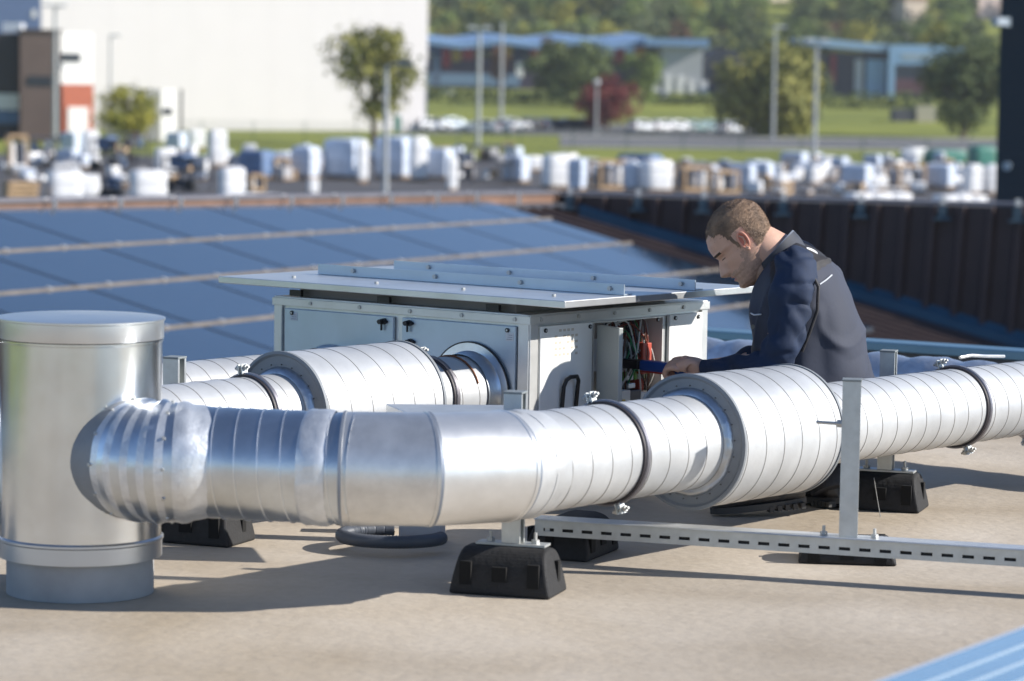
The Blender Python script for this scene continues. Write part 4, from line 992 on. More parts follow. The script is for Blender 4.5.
# ------------------------------------------------------------------ trees
def leafmat(name, c1, c2):
    if name in MATS: return MATS[name]
    m = mat(name, c1, .75, 0, 0, .35, 0, None, c2, .25); b = m.node_tree.nodes['Principled BSDF']
    b.inputs['Transmission Weight'].default_value = 0; b.inputs['Subsurface Weight'].default_value = 0
    return m
bark = mat('bark', (.10, .075, .055), .9, 0, .2, 2)
def tree_meshes(h, wd, seed, lm, clumps=26, leaves=60, ls=.55, base=.25, shape='round', lean=0):
    rnd = random.Random(seed); tr = MB(); cr_ = MB()
    top = V((lean, 0, h * .8)); tr.tube([V((0, 0, -.3)), V((lean * .2, 0, h * .25)), V((lean * .6, .1, h * .5)), top], [h * .028, h * .022, h * .015, h * .005], bark, 9)
    cents = []
    for i in range(clumps):
        for _ in range(30):
            u = rnd.uniform(-1, 1); v = rnd.uniform(-1, 1); q = rnd.uniform(0, 1)
            if shape == 'round': lim = math.sqrt(max(0, 1 - (2 * q - 1) ** 2)) * .95 + .12
            elif shape == 'column': lim = .9 if q < .8 else .5
            else: lim = (1 - q) ** .6 * .9 + .15
            if u * u + v * v < lim * lim * (1.0): break
        c = V((u * wd / 2 * .82 + lean * q, v * wd / 2 * .82, h * (base + (1 - base) * (.07 + q * .84)))); cents.append(c)
    for i, c in enumerate(cents):
        s0 = V((lean * .4, 0, h * (base * .7 + .3 * rnd.random())))
        if i % 2 == 0: tr.tube([s0, s0.lerp(c, .55) + V((0, 0, h * .02)), c], [h * .010, h * .006, h * .002], bark, 5)
        cr = wd * rnd.uniform(.13, .23)
        for k in range(leaves):
            dv = V((rnd.gauss(0, 1), rnd.gauss(0, 1), rnd.gauss(0, .75))).normalized() * cr * rnd.random() ** .45
            p = c + dv; nrm = (dv.normalized() + V((rnd.gauss(0, .5), rnd.gauss(0, .5), rnd.gauss(0, .5) + .3))).normalized(); a_ = nrm.orthogonal().normalized(); b_ = nrm.cross(a_); th = rnd.random() * 6.28
            a2 = a_ * math.cos(th) + b_ * math.sin(th); b2 = nrm.cross(a2); s_ = ls * rnd.uniform(.5, 1.1)
            cr_.add([p - a2 * s_ * .6, p - b2 * s_ * .38, p + a2 * s_ * .6, p + b2 * s_ * .38], [(0, 1, 2, 3)], lm)
    return tr, cr_
def tree(px, pyb, pyt, Y, wpx, seed, lm, lab, shape='round', clumps=26, leaves=60, ls=None, base=.25, cat='tree', name='broadleaf_tree', group=None, lean=0, zb_=None):
    s_ = Y / F; wd = wpx * s_; zb_ = gh(Y) if zb_ is None else zb_; p = P(px, pyt, Y); h = p.z - zb_
    tr, cr_ = tree_meshes(h, wd * 1.1, seed, lm, int(clumps * 1.3), int(leaves * 1.7), (ls or max(.25, wd * .055)) * 1.2, base, shape, lean)
    o = thing(name, lab, cat, (p.x, Y, zb_), group)
    for mb, nm in ((tr, 'trunk'), (cr_, 'crown')):
        me_o = mb.build(nm); me_o.parent = o
    return o
L_olive = leafmat('leaf olive', (.30, .28, .07), (.16, .17, .045)); L_dark = leafmat('leaf dark', (.13, .16, .05), (.07, .10, .035))
L_mid = leafmat('leaf mid', (.20, .25, .06), (.11, .16, .045)); L_yel = leafmat('leaf yellow green', (.38, .34, .05), (.20, .21, .04))
L_red = leafmat('leaf red', (.22, .045, .04), (.12, .03, .03)); L_brown = leafmat('leaf russet', (.20, .10, .05), (.11, .065, .04)); L_haze = leafmat('leaf grey green', (.17, .20, .09), (.11, .14, .07)); L_lime = leafmat('leaf light', (.30, .36, .07), (.18, .25, .05))
tree(375, 132, 20, 330, 90, 3, L_olive, 'slender airy olive green tree standing before the white warehouse wall', clumps=30, leaves=36, base=.24, ls=.6)
tree(128, 133, 82, 325, 62, 4, L_yel, 'yellowing bushy tree in front of the red container at left', clumps=24, leaves=60, base=.12)
tree(568, 100, 36, 560, 80, 5, L_dark, 'dark green dense tree in front of the factory with the blue roof', clumps=30, base=.02)
tree(642, 96, 50, 560, 44, 6, L_mid, 'small round green tree before the factory near the white bays', base=.05)
tree(609, 130, 72, 450, 58, 8, L_red, 'dark red leaved bush tree standing by the parked cars', base=.02, name='red_leaved_tree')
tree(772, 130, 38, 430, 112, 9, L_olive, 'big olive green willow tree right of the parked cars', clumps=40, leaves=80, base=.02, name='willow_tree')
tree(805, 118, 52, 470, 50, 19, L_haze, 'lighter rear tree leaning out behind the willow', base=.05)
tree(966, 128, 20, 440, 86, 10, L_dark, 'tall dark green tree beside the navy tower at right', clumps=36, leaves=80, base=.03)
tree(940, 60, 18, 700, 50, 12, L_yel, 'yellow green tree behind the dark tree near the tower', base=.1)
tree(552, 84, 28, 610, 24, 13, L_brown, 'russet tree rising between the factory roofs', base=.2)
tree(500, 84, 36, 610, 20, 14, L_brown, 'small brown red tree behind the plain grey pole', base=.2)
# hedges
def hedge(px0, px1, pyt, Y, lab, lm, seed, dpt=3.0):
    rnd = random.Random(seed); s_ = Y / F; x0 = P(px0, 90, Y).x; x1 = P(px1, 90, Y).x; zb_ = gh(Y); h = P(px0, pyt, Y).z - zb_
    m = MB(); n_ = int((x1 - x0) * 26)
    for k in range(n_):
        p = V((rnd.uniform(x0, x1), Y + rnd.uniform(-dpt / 2, dpt / 2), 0)); hh = h * (.8 + .3 * noise.noise(V((p.x * .25, seed, 0)))); p.z = zb_ + rnd.uniform(0, hh)
        nrm = V((rnd.gauss(0, 1), rnd.gauss(0, 1) - .6, rnd.gauss(0, 1) + .4)).normalized(); a_ = nrm.orthogonal().normalized(); b_ = nrm.cross(a_); q = rnd.uniform(.25, .6)
        m.add([p - a_ * q, p - b_ * q * .7, p + a_ * q, p + b_ * q * .7], [(0, 1, 2, 3)], lm)
    o = m.build('hedge', origin=(x0, Y, zb_)); tag(o, lab, 'hedge')
hedge(424, 560, 86, 575, 'long dark hedge below the blue roofed factory at left', L_dark, 31)
hedge(650, 738, 90, 575, 'dark hedge below the pale grey factory wing', L_dark, 32)
hedge(818, 935, 88, 570, 'dark hedge in front of the blue portal building', L_dark, 33)
# wooded hillside
rnd = random.Random(21); kinds = [(L_mid, 'mid green'), (L_dark, 'dark green'), (L_haze, 'grey green'), (L_olive, 'olive green'), (L_lime, 'light green'), (L_yel, 'yellow green'), (L_brown, 'russet')]
protos = []
for k_, (lm, nm) in enumerate(kinds):
    for v_ in range(2):
        tr, cr_ = tree_meshes(13, 11, 50 + k_ * 3 + v_, lm, 22, 46, .95, .08, 'round'); protos.append((tr.build('trunk'), cr_.build('crown'), nm, lm))
used_p = set()
cells = []
for row, (yy, step) in enumerate(((745, 20), (775, 20), (810, 21), (845, 22), (885, 23), (930, 24), (985, 26), (1045, 28))):
    x_ = 424 - 8; 
    while x_ < 1035:
        cells.append((row, yy + rnd.uniform(-12, 12), x_ + rnd.uniform(-5, 5))); x_ += step * F / yy * rnd.uniform(.30, .46)
wt = [1, 1, 0, 2, 1, 0, 3, 4, 5, 2, 3, 2, 6, 2, 4]
for (row, yy, px) in cells:
    # leave gaps for the houses
    if any(abs(px - hx) < hw and yy < hy for hx, hw, hy in ((908, 9, 850), (990, 12, 895), (782, 14, 930))): continue
    if row <= 0 and 560 > px: pass
    clus = noise.noise(V((px * .02, row * .7, 3)))
    ki = wt[int(abs(clus * 37 + rnd.random() * 6)) % len(wt)]
    tr, cr_, nm, lm = protos[ki * 2 + rnd.randrange(2)]
    zg = gh(yy); x3 = P(px, 50, yy).x
    o = thing('hillside_tree', '%s tree in the wood on the hillside behind the factories' % nm, 'tree', (x3, yy, zg), '%s trees of the hillside wood' % nm, rnd.uniform(0, 6.28))
    s_ = rnd.uniform(.75, 1.25); o.scale = (s_ * rnd.uniform(.9, 1.15), s_, s_ * rnd.uniform(.85, 1.15))
    for src in (tr, cr_):
        if src.name in used_p: c = src.copy(); col.objects.link(c)
        else: c = src; used_p.add(src.name)
        c.parent = o
for tr, cr_, nm, lm in protos:
    for q in (tr, cr_):
        if q.name not in used_p: bpy.data.objects.remove(q)

# ------------------------------------------------------------------ mesh fence along the yard
fm = mat('green fence wire', (.03, .10, .07), .5)
def mesh_fence(px0, px1, py0, py1, lab, hgt=2.4, stp=2.5):
    a = V((*gp(px0, py0), GZ)); b_ = V((*gp(px1, py1), GZ)); d = (b_ - a); L = d.length; d.normalize(); o = thing('mesh_fence', lab, 'fence', a)
    m = MB(); k = 0
    while k < L:
        m.box(a + d * k + ZU * hgt / 2, (.12, .12, hgt), fm); m.cut(); k += stp
    m.build_each('fence_post', o)
    m = MB(); k = 0
    for z_ in [i * .4 + .15 for i in range(6)]: m.cyl(a + ZU * z_, b_ + ZU * z_, .018, fm, 4)
    while k < L: m.box(a + d * k + ZU * hgt / 2, (.035, .035, hgt), fm); k += .5
    m.build('wire_mesh', o)
mesh_fence(150, 520, 139, 144, 'green wire mesh fence in front of the white warehouse', 2.4, 6)
mesh_fence(520, 998, 146, 163, 'green wire mesh fence between the storage yard and the road', 2.2, 8)

# ------------------------------------------------------------------ parked cars
def car_meshes(body_c, nm):
    bmx = mat('car paint ' + nm, body_c, .3, .2, coat=.6); gl = mat('car glass', (.02, .03, .035), .08); ty = mat('tyre', (.02, .02, .02), .8); lt = mat('tail lamp red', (.5, .02, .02), .3); hl = mat('head lamp', (.8, .8, .8), .1)
    side = [(-2.05, .35), (-2.1, .75), (-2.0, 1.0), (-1.75, 1.35), (-.9, 1.47), (.2, 1.42), (.95, 1.0), (1.85, .85), (2.1, .65), (2.1, .35)]
    body = MB(); n = len(side); vs = []
    for y_, k_ in ((-.86, 1), (.86, 1)):
        for x_, z_ in side: vs.append((x_, y_ * (.80 if z_ > 1.2 else 1), z_))
    body.add(vs, [tuple(range(n)), tuple(range(n, 2 * n))[::-1]] + [(i, (i + 1) % n, n + (i + 1) % n, n + i) for i in range(n)], bmx)
    g = MB()
    for sg in (-1, 1):
        y_ = .835 * sg; v = [(-1.6, y_ * 1.035, 1.0), (.7, y_ * 1.035, 1.0), (.12, y_ * .86, 1.36), (-1.45, y_ * .86, 1.34)]; g.add(v, [(0, 1, 2, 3)], gl)
    g.add([(.96, -.7, 1.01), (.96, .7, 1.01), (.25, .6, 1.41), (.25, -.6, 1.41)], [(0, 1, 2, 3)], gl); g.add([(-2.03, -.68, 1.0), (-2.03, .68, 1.0), (-1.80, .6, 1.32), (-1.80, -.6, 1.32)], [(0, 1, 2, 3)], gl)
    wh = []
    for x_ in (-1.3, 1.3):
        for y_ in (-.8, .8):
            w_h = MB(); w_h.cyl((x_, y_ - .1, .33), (x_, y_ + .1, .33), .33, ty, 16); w_h.cyl((x_, y_ - .11, .33), (x_, y_ + .11, .33), .19, mat('wheel rim', (.5, .5, .5), .3, .8), 12); wh.append(w_h)
    ls_ = []
    for y_ in (-.68, .68):
        a_ = MB(); a_.box((-2.08, y_, .82), (.08, .3, .18), lt); ls_.append(('tail_light', a_)); a_ = MB(); a_.box((2.06, y_, .68), (.1, .32, .14), hl); ls_.append(('headlight', a_))
    return body, g, wh, ls_
def car(proto, px, py, ang, lab, cname, cc):
    p = G(px, py, GZ + .04); o = thing('parked_car', lab, 'car', p, 'cars in the car park', R(ang)); o.scale = (1.3, 1.3, 1.35)

    body, g, wh, ls_ = car_meshes(cc, cname)
    for mb, nm in [(body, 'body'), (g, 'window')] + [(w_h, 'wheel') for w_h in wh] + [(b_, a_) for a_, b_ in ls_]:
        q = mb.build(nm); q.parent = o
        if nm == 'body': bv = q.modifiers.new('b', 'BEVEL'); bv.width = .07; bv.segments = 2; bv.limit_method = 'ANGLE'; bv.angle_limit = R(25)
carsl = [(433, 131, 80, 'white hatchback at the left end of the car park beside the warehouse corner', 'white', (.8, .8, .8)), (455, 131, 85, 'pale silver blue car next to the white hatchback in the car park', 'silver blue', (.45, .52, .58)),
    (478, 133.5, 175, 'white car parked across below the two headed lamp post', 'white', (.8, .8, .8)), (494, 133.5, 172, 'white van like car just right of the two headed lamp post', 'white', (.8, .8, .8)), (512, 131, 80, 'grey silver car in front of the plain grey pole', 'silver', (.5, .52, .54)),
    (534, 131, 95, 'black car left of the bright round reflection', 'black', (.02, .02, .025)), (552, 131, 98, 'dark blue car in the middle of the car park', 'dark blue', (.03, .05, .09)), (573, 131, 85, 'dark grey car left of the red leaved tree', 'dark grey', (.08, .09, .1)), (590, 131, 85, 'near black car just before the red leaved tree', 'black', (.02, .02, .025)),
    (643, 133, 95, 'pale car with red tail lights right of the red leaved tree', 'pale grey', (.6, .62, .64)), (664, 133, 97, 'white car with red tail lights second right of the red leaved tree', 'white', (.8, .8, .8)), (679, 133, 92, 'silver car in the right half of the car park', 'silver', (.5, .52, .54)),
    (696, 133, 92, 'green grey car between silver cars near the willow', 'green grey', (.12, .2, .19)), (713, 133, 92, 'teal grey car one place left of the white van end', 'teal grey', (.16, .26, .27)), (732, 134, 100, 'white rounded car at the right end of the car park beside the willow', 'white', (.8, .8, .8))]
for px, py, ang, lab, cn, cc in carsl: car(None, px, py, ang if ang > 150 else ang - 50, lab, cn, cc)
# van-like blobs near the white bays of the far factory
for px, lab, cc, cn in ((664, 'tiny pale car parked before the white bays of the grey factory wing', (.6, .62, .65), 'pale grey'), (720, 'tiny silver car parked by the dark barrel hall', (.5, .52, .54), 'silver'), (447, 'tiny white car parked by the strip window of the blue roofed factory', (.8, .8, .8), 'white')):
    Yc = 610; o = thing('parked_car', lab, 'car', (P(px, 84, Yc).x, Yc, gh(Yc)), 'cars by the far factories', 1.2); body, g, wh, ls_ = car_meshes(cc, cn)
    for mb, nm in [(body, 'body'), (g, 'window')] + [(w_h, 'wheel') for w_h in wh]: q = mb.build(nm); q.parent = o
# ------------------------------------------------------------------ storage yard goods
film = mat('white stretch film', (.86, .85, .84), .45, 0, .03, 1.2, .25, 2.5); film_shade = mat('shade blue stretch film', (.58, .64, .74), .4, 0, .12, 1.0, .25, 2.5)  # second film has the blue of shaded sides put into its colour
wood = mat('pale pallet wood', (.50, .34, .19), .8, 0, .15, 1.5); wood2 = mat('weathered wood', (.24, .16, .10), .8, 0, .2, 1.5)
stone = mat('grey slab', (.42, .41, .42), .7, 0, .12, 1.0); darkm = mat('dark machinery', (.04, .045, .06), .6, 0, .3, .8); tarp = mat('green tarp', (.03, .20, .14), .5, 0, .1, 1, .3, 2); bluet = mat('blue grey tarp', (.12, .19, .33), .5, 0, .15, .8, .3, 1.5)
YG = 'goods in the storage yard'
def soft_box(mb, c, sz, mm, ang, seed, sub=5, bulge=.04, n_=.03):
    """rounded, slightly bulging wrapped block"""
    Rm = rz(ang); c = V(c); bm = bmesh.new(); bmesh.ops.create_cube(bm, size=1); bmesh.ops.subdivide_edges(bm, edges=bm.edges, cuts=sub, use_grid_fill=True)
    vs = []
    for v in bm.verts:
        p = v.co * 2; 
        q = V((p.x, p.y, p.z)); l = max(abs(q.x), abs(q.y), abs(q.z)); 
        r = (abs(q.x) ** 8 + abs(q.y) ** 8 + abs(q.z) ** 8) ** (1 / 8); q = q / r * (1 + 0) 
        q *= 1 + n_ * noise.noise(p * 1.7 + V((seed, 0, 0))) + bulge * .3
        vs.append(c + Rm @ V((q.x * sz[0] / 2, q.y * sz[1] / 2, q.z * sz[2] / 2)))
    bm.verts.index_update(); mb.add(vs, [tuple(v.index for v in f.verts) for f in bm.faces], mm, True); bm.free()
def pallet(mb, c, wx, wy, ang):
    Rm = rz(ang); c = V(c); k = 5
    for i in range(k): mb.box(c + Rm @ V(((i - 2) * wx / 4.4, 0, .17)), (wx * .13, wy, .05), wood, Rm)
    for j in (-1, 0, 1): mb.box(c + Rm @ V((0, j * wy * .43, .08)), (wx * 1.0, .14, .13), wood2, Rm)
def item(kind, px, pyb, wpx, hpx, lab, ang=None, Y=None, grp=None, seed=0):
    if ang is None: ang = -.42 if kind in ('blue', 'tarp', 'machine') else .38
    p = G(px, pyb, GZ) if Y is None else P(px, pyb, Y); s_ = p.y / F; wd = wpx * s_ * .86; h = hpx * s_ * .97; c = V((p.x, p.y + wd * .3, GZ + .04)); Rm = rz(ang)
    nmk = {'wrap': 'wrapped_pallet', 'blue': 'wrapped_pallet', 'crate': 'wooden_crate', 'planks': 'plank_stack', 'slab': 'slab_stack', 'rack': 'steel_rack', 'machine': 'yard_machine', 'bag': 'bulk_bag', 'tarp': 'tarpaulin_stack', 'long': 'wrapped_bundle', 'green': 'tarpaulin_stack'}[kind]
    cat = {'wrap': 'pallet', 'blue': 'pallet', 'crate': 'crate', 'planks': 'planks', 'slab': 'slabs', 'rack': 'rack', 'machine': 'machine', 'bag': 'bag', 'tarp': 'stack', 'long': 'bundle', 'green': 'stack'}[kind]
    o = thing(nmk, lab, cat, c, grp)
    dp = min(wd, 2.6)
    if kind in ('wrap', 'blue', 'slab', 'tarp', 'green'):
        m = MB(); pallet(m, c, wd * .95, dp * .95, ang); m.build('pallet', o)
        mm = {'wrap': film, 'blue': film_shade, 'slab': stone, 'tarp': bluet, 'green': tarp}[kind]
        if kind == 'slab':
            m = MB(); k = max(3, int(h / .3)); 
            for i in range(k):
                z_ = .2 + (h - .2) * (i + .5) / k; m.box(c + V((random.uniform(-.03, .03), 0, z_)), (wd, dp, (h - .2) / k * .9), mm, Rm)
            m.build('slabs', o)
        else:
            m = MB(); soft_box(m, c + ZU * (.2 + (h - .2) / 2), (wd, dp, h - .2), mm, ang, seed + px); m.build('wrapped_load' if kind in ('wrap', 'blue') else 'cover', o)
            m = MB(); 
            for z_ in (.35, .7): m.box(c + ZU * (.2 + (h - .2) * z_), (wd * 1.03, dp * 1.03, .04), mat('strap grey', (.3, .32, .36), .5), Rm); m.cut()
            m.build_each('strap', o)
    elif kind == 'bag':
        m = MB(); soft_box(m, c + ZU * h / 2, (wd, wd * .9, h), film, ang, px, 5, .1, .12); m.build('bag', o)
    elif kind == 'long':
        m = MB(); 
        for i in range(3): soft_box(m, c + Rm @ V(((i - 1) * wd / 3.05, 0, 0)) + ZU * (h * (.45 + .06 * (i % 2))), (wd / 3.1, 1.6, h * .9), film, ang, px + i); m.cut()
        m.build_each('wrapped_roll', o)
    elif kind == 'planks':
        m = MB(); k = max(4, int(h / .22))
        for i in range(k): m.box(c + V((random.uniform(-.06, .06), 0, h * (i + .5) / k)), (wd * random.uniform(.95, 1), dp, h / k * .72), wood, Rm); 
        m.build('planks', o)
        m = MB()
        for i in range(k):
            for j in (-.4, .4): m.box(c + Rm @ V((j * wd, 0, 0)) + ZU * (h * (i + .98) / k), (.12, dp * .98, h / k * .22), wood2, Rm)
        m.build('spacers', o)
    elif kind == 'crate':
        m = MB(); t_ = .14
        for x_ in (-1, 1):
            for y_ in (-1, 1): m.box(c + Rm @ V((x_ * (wd / 2 - t_ / 2), y_ * (dp / 2 - t_ / 2), h / 2)), (t_, t_, h), wood, Rm)
        for z_ in (.12, h - .1):
            for y_ in (-1, 1): m.box(c + Rm @ V((0, y_ * (dp / 2 - t_ / 2), z_)), (wd - 2 * t_, t_ * .9, .2), wood, Rm)
            for x_ in (-1, 1): m.box(c + Rm @ V((x_ * (wd / 2 - t_ / 2), 0, z_)), (t_ * .9, dp - 2 * t_, .2), wood, Rm)
        m.build('frame', o)
        m = MB()
        for i in range(3): soft_box(m, c + Rm @ V(((i - 1) * wd * .27, 0, 0)) + ZU * h * .48, (wd * .25, dp * .6, h * .66), (stone, film, darkm)[(int(px) + i) % 3], ang, px + i); m.cut()
        m.build_each('load', o)
    elif kind in ('rack', 'machine'):
        m = MB(); t_ = .12
        for x_ in (-1, 1):
            for y_ in (-1, 1): m.box(c + Rm @ V((x_ * (wd / 2 - t_ / 2), y_ * dp / 2, h / 2)), (t_, t_, h), darkm, Rm)
        for z_ in (.3, h * .55, h - .1): m.box(c + ZU * z_, (wd, dp, .12), darkm, Rm)
        m.build('frame', o); rn = random.Random(int(px))
        m = MB()
        for i in range(9):
            z_ = (.36 if i % 2 else h * .55 + .06); hh = rn.uniform(.12, .32) * h; ww = wd * rn.uniform(.12, .24)
            soft_box(m, c + Rm @ V((rn.uniform(-.4, .4) * wd, rn.uniform(-.3, .3) * dp, z_ + hh / 2)), (ww, ww, hh), rn.choice([wood, film, stone, wood2, darkm, bluet]), ang, i * 7 + px, 3); m.cut()
        m.build_each('stored_part', o)
        if kind == 'machine':
            m = MB(); 
            for j in (-.35, .35): m.cyl(c + Rm @ V((j * wd, -dp * .55, .42)), c + Rm @ V((j * wd, -dp * .35, .42)), .42, mat('tyre', (.02, .02, .02), .8), 14); m.cut()
            m.build_each('wheel', o)
            m = MB(); soft_box(m, c + Rm @ V((-wd * .15, 0, h * .85)), (wd * .5, dp * .7, h * .4), bluet, ang, px); m.build('cab', o)
    return o
I = item
for a in [
 ('planks', 18, 214, 37, 33, 'stack of pale planks at the far left edge of the yard'),
 ('wrap', 63, 214, 38, 44, 'big white wrapped block second from the left beside the pale planks'),
 ('bag', 88, 197, 22, 22, 'white bulk bag just right of the big white wrapped block'),
 ('crate', 16, 176, 22, 42, 'tall wooden crate with white uprights at the left edge of the yard'),
 ('wrap', 90, 168, 17, 38, 'tall white wrapped load right of the two grey blue wrapped stacks'),
 ('blue', 71, 152, 20, 20, 'upper grey blue wrapped stack behind the tall white load'),
 ('blue', 68, 167, 22, 18, 'lower grey blue wrapped stack beside the tall white load'),
 ('rack', 40, 166, 30, 30, 'brown rack with posts behind the big white wrapped block'),
 ('machine', 116, 204, 25, 26, 'dark machine with tan load on top between two white wrapped blocks'),
 ('wrap', 147, 212, 38, 42, 'square white wrapped block in the middle of the left yard'),
 ('machine', 110, 172, 34, 34, 'blue grey yard vehicle behind the dark machine'),
 ('rack', 126, 166, 40, 34, 'steel rack full of wooden parts in front of the yellowing tree'),
 ('machine', 186, 192, 42, 36, 'dark truck like machine with wheels right of the white wrapped block'),
 ('wrap', 196, 150, 18, 20, 'white wrapped cube stacked high behind the dark truck like machine'),
 ('wrap', 217, 168, 19, 38, 'tall white wrapped tower behind the low white bundle'),
 ('blue', 176, 152, 20, 20, 'blue wrapped cube left of the high white cube'),
 ('bag', 165, 172, 22, 24, 'pale bag leaning left of the dark truck like machine'),
 ('wrap', 231, 205, 27, 38, 'white wrapped block in front of the low white bundle left end'),
 ('long', 250, 207, 74, 13, 'long low white bundle lying behind the brown parapet'),
 ('crate', 256, 192, 17, 18, 'small wooden box crate beside the white wrapped block'),
 ('tarp', 256, 180, 34, 30, 'blue grey covered stack behind the small wooden box crate'),
 ('crate', 280, 180, 18, 22, 'wooden crate with raised slanting boards beside the blue grey stack'),
 ('crate', 288, 180, 16, 10, 'low tan crate before the blue stack with a gap to the right'),
 ('blue', 305, 180, 28, 34, 'blue wrapped stack with white front beside the large blue block'),
 ('bag', 313, 194, 11, 15, 'small white bag standing alone on the asphalt'),
 ('blue', 345, 180, 42, 42, 'large blue wrapped block left of the grey lamp post'),
 ('wrap', 362, 184, 12, 44, 'narrow white wrapped column right of the large blue block'),
 ('blue', 395, 180, 40, 44, 'large blue wrapped block behind the grey lamp post'),
 ('wrap', 418, 182, 18, 46, 'bright white wrapped block right of the grey lamp post'),
 ('blue', 440, 180, 26, 32, 'pale blue wrapped block left of the narrow white pillar'),
 ('wrap', 452, 193, 11, 36, 'narrow white wrapped pillar beside the parts rack'),
 ('rack', 485, 184, 52, 40, 'broad dark rack full of small machine parts'),
 ('blue', 516, 184, 26, 28, 'dim blue wrapped block right of the broad dark rack'),
 ('wrap', 533, 172, 18, 16, 'small white wrapped cube above the dim blue block'),
 ('wrap', 556, 190, 28, 36, 'white wrapped block just above the parapet corner'),
 ('blue', 577, 192, 18, 34, 'grey blue wrapped block behind the white one at the parapet corner'),
 ('crate', 608, 190, 34, 30, 'wooden crate with pale load between two white wrapped blocks'),
 ('blue', 632, 192, 16, 30, 'dim blue block left of the square white one above the man'),
 ('wrap', 656, 193, 32, 33, 'square white wrapped block left above the crouching man'),
 ('crate', 692, 192, 34, 26, 'brown wooden crate with posts right of the square white block'),
 ('crate', 724, 194, 28, 24, 'yellowish wooden crate directly behind the head of the man'),
 ('blue', 745, 190, 22, 26, 'pale blue wrapped block right of the yellowish crate'),
 ('blue', 762, 188, 24, 26, 'grey blue wrapped block second right of the yellowish crate'),
 ('tarp', 640, 172, 46, 18, 'long blue grey covered stack behind the crates above the man'),
 ('bag', 782, 190, 15, 17, 'white bag standing in a yard aisle right of the man'),
 ('bag', 797, 182, 12, 14, 'smaller white bag deeper in the aisle right of the man'),
 ('blue', 795, 170, 28, 18, 'pale blue low stack deep in the yard left of the tall lamp post'),
 ('wrap', 814, 186, 12, 20, 'narrow white wrapped load at the foot of the tall lamp post'),
 ('wrap', 828, 172, 16, 16, 'small white cube deep in the yard right of the tall lamp post'),
 ('blue', 858, 192, 32, 28, 'pale blue stack left of the framed crate'),
 ('wrap', 876, 192, 22, 16, 'low white wrapped block in front of the pale blue stack'),
 ('crate', 906, 190, 36, 26, 'framed wooden crate with white load in the right yard'),
 ('blue', 940, 190, 34, 26, 'blue wrapped stack right of the framed crate'),
 ('wrap', 916, 162, 22, 14, 'white heap rising behind the framed crate'),
 ('green', 946, 166, 44, 16, 'green tarpaulin stack near the dark tower'),
 ('green', 982, 170, 26, 24, 'darker green tarpaulin stack touching the dark tower'),
 ('wrap', 973, 196, 17, 32, 'white wrapped block left of the last one by the dark tower'),
 ('wrap', 993, 196, 17, 32, 'last white wrapped block half hidden by the dark tower'),
 ('long', 880, 203, 80, 10, 'long low white bundle behind the dark wall below the framed crate'),
 ('long', 962, 205, 60, 10, 'long low white bundle behind the dark wall by the tower'),
]: I(*a, seed=hash(a[5]) % 50 if False else len(a[5]))
# smaller items that nothing tells apart
rn = random.Random(5)
for k in range(110):
    px = rn.uniform(440, 960) if k % 3 else rn.uniform(20, 440); py = rn.uniform(166, 180) if px > 520 else rn.uniform(158, 170)
    kd = rn.choice(['wrap', 'blue', 'slab', 'wrap', 'crate', 'blue'])
    lab = {'wrap': 'small white wrapped pallet among the rear rows of the storage yard', 'blue': 'small shaded blue wrapped pallet in the rear yard rows', 'slab': 'small grey slab stack among the rear rows of the storage yard', 'crate': 'small wooden crate among the rear rows of the storage yard'}[kd]
    I(kd, px, py, rn.uniform(8, 20), rn.uniform(7, 17), lab, rn.uniform(-.8, .1), None, {'wrap': 'small white pallets in the rear yard', 'blue': 'small shaded pallets in the rear yard', 'slab': 'small slab stacks in the rear yard', 'crate': 'small crates in the rear yard'}[kd], k)

for k in range(95):
    if k < 62: px, py = rn.uniform(735, 990), rn.uniform(172, 197)
    else: px, py = rn.uniform(5, 520), rn.uniform(168, 188)
    if 296 < px < 440 and py > 178: continue
    kd = rn.choice(['wrap', 'wrap', 'blue', 'wrap', 'crate', 'slab', 'long'])
    labs = {'wrap': ('small bright white wrapped pallet in the crowded middle of the yard', 'bright white pallets crowded in the yard'), 'blue': ('small shaded wrapped pallet in the crowded middle of the yard', 'shaded pallets crowded in the yard'), 'crate': ('small open wooden crate in the crowded middle of the yard', 'open crates crowded in the yard'), 'slab': ('low grey slab stack in the crowded middle of the yard', 'slab stacks crowded in the yard'), 'long': ('short white wrapped bundle in the crowded middle of the yard', 'white bundles crowded in the yard')}[kd]
    I(kd, px, py, rn.uniform(8, 20) * (1.5 if kd == 'long' else 1), rn.uniform(6, 15) * (.5 if kd == 'long' else 1), labs[0], rn.uniform(-.8, .9), None, labs[1], k)

# ------------------------------------------------------------------ person
YP = 8.44; SIDE = V((-.15, -1, 0)).normalized()     # towards his left = towards the camera
skin = mat('skin', (.60, .36, .26), .5, 0, .06, 30, .05, 60); skin.node_tree.nodes['Principled BSDF'].inputs['Subsurface Weight'].default_value = .12; skin.node_tree.nodes['Principled BSDF'].inputs['Subsurface Radius'].default_value = (.012, .005, .003)
ear_s = mat('skin', (.5, .27, .19)); stub = mat('skin stubble', (.46, .29, .21), .6, 0, .14, 120); lip_m = mat('lips', (.42, .17, .14), .5); eye_m = mat('eye white', (.6, .58, .55), .2); brow_m = mat('brow hair', (.07, .045, .03), .8)
hair_m = mat('short brown hair', (.30, .195, .125), .7, 0, 0, 26, .35, 300, (.14, .092, .062))
navy = mat('navy sweater', (.010, .022, .055), .8, 0, .2, 8, .3, 10); vest_m = mat('vest softshell', (.036, .042, .064), .8, 0, .12, 5, .3, 7, detail=3); yoke_m = mat('vest yoke black', (.022, .020, .022), .7, 0, .15, 12, .2, 30)
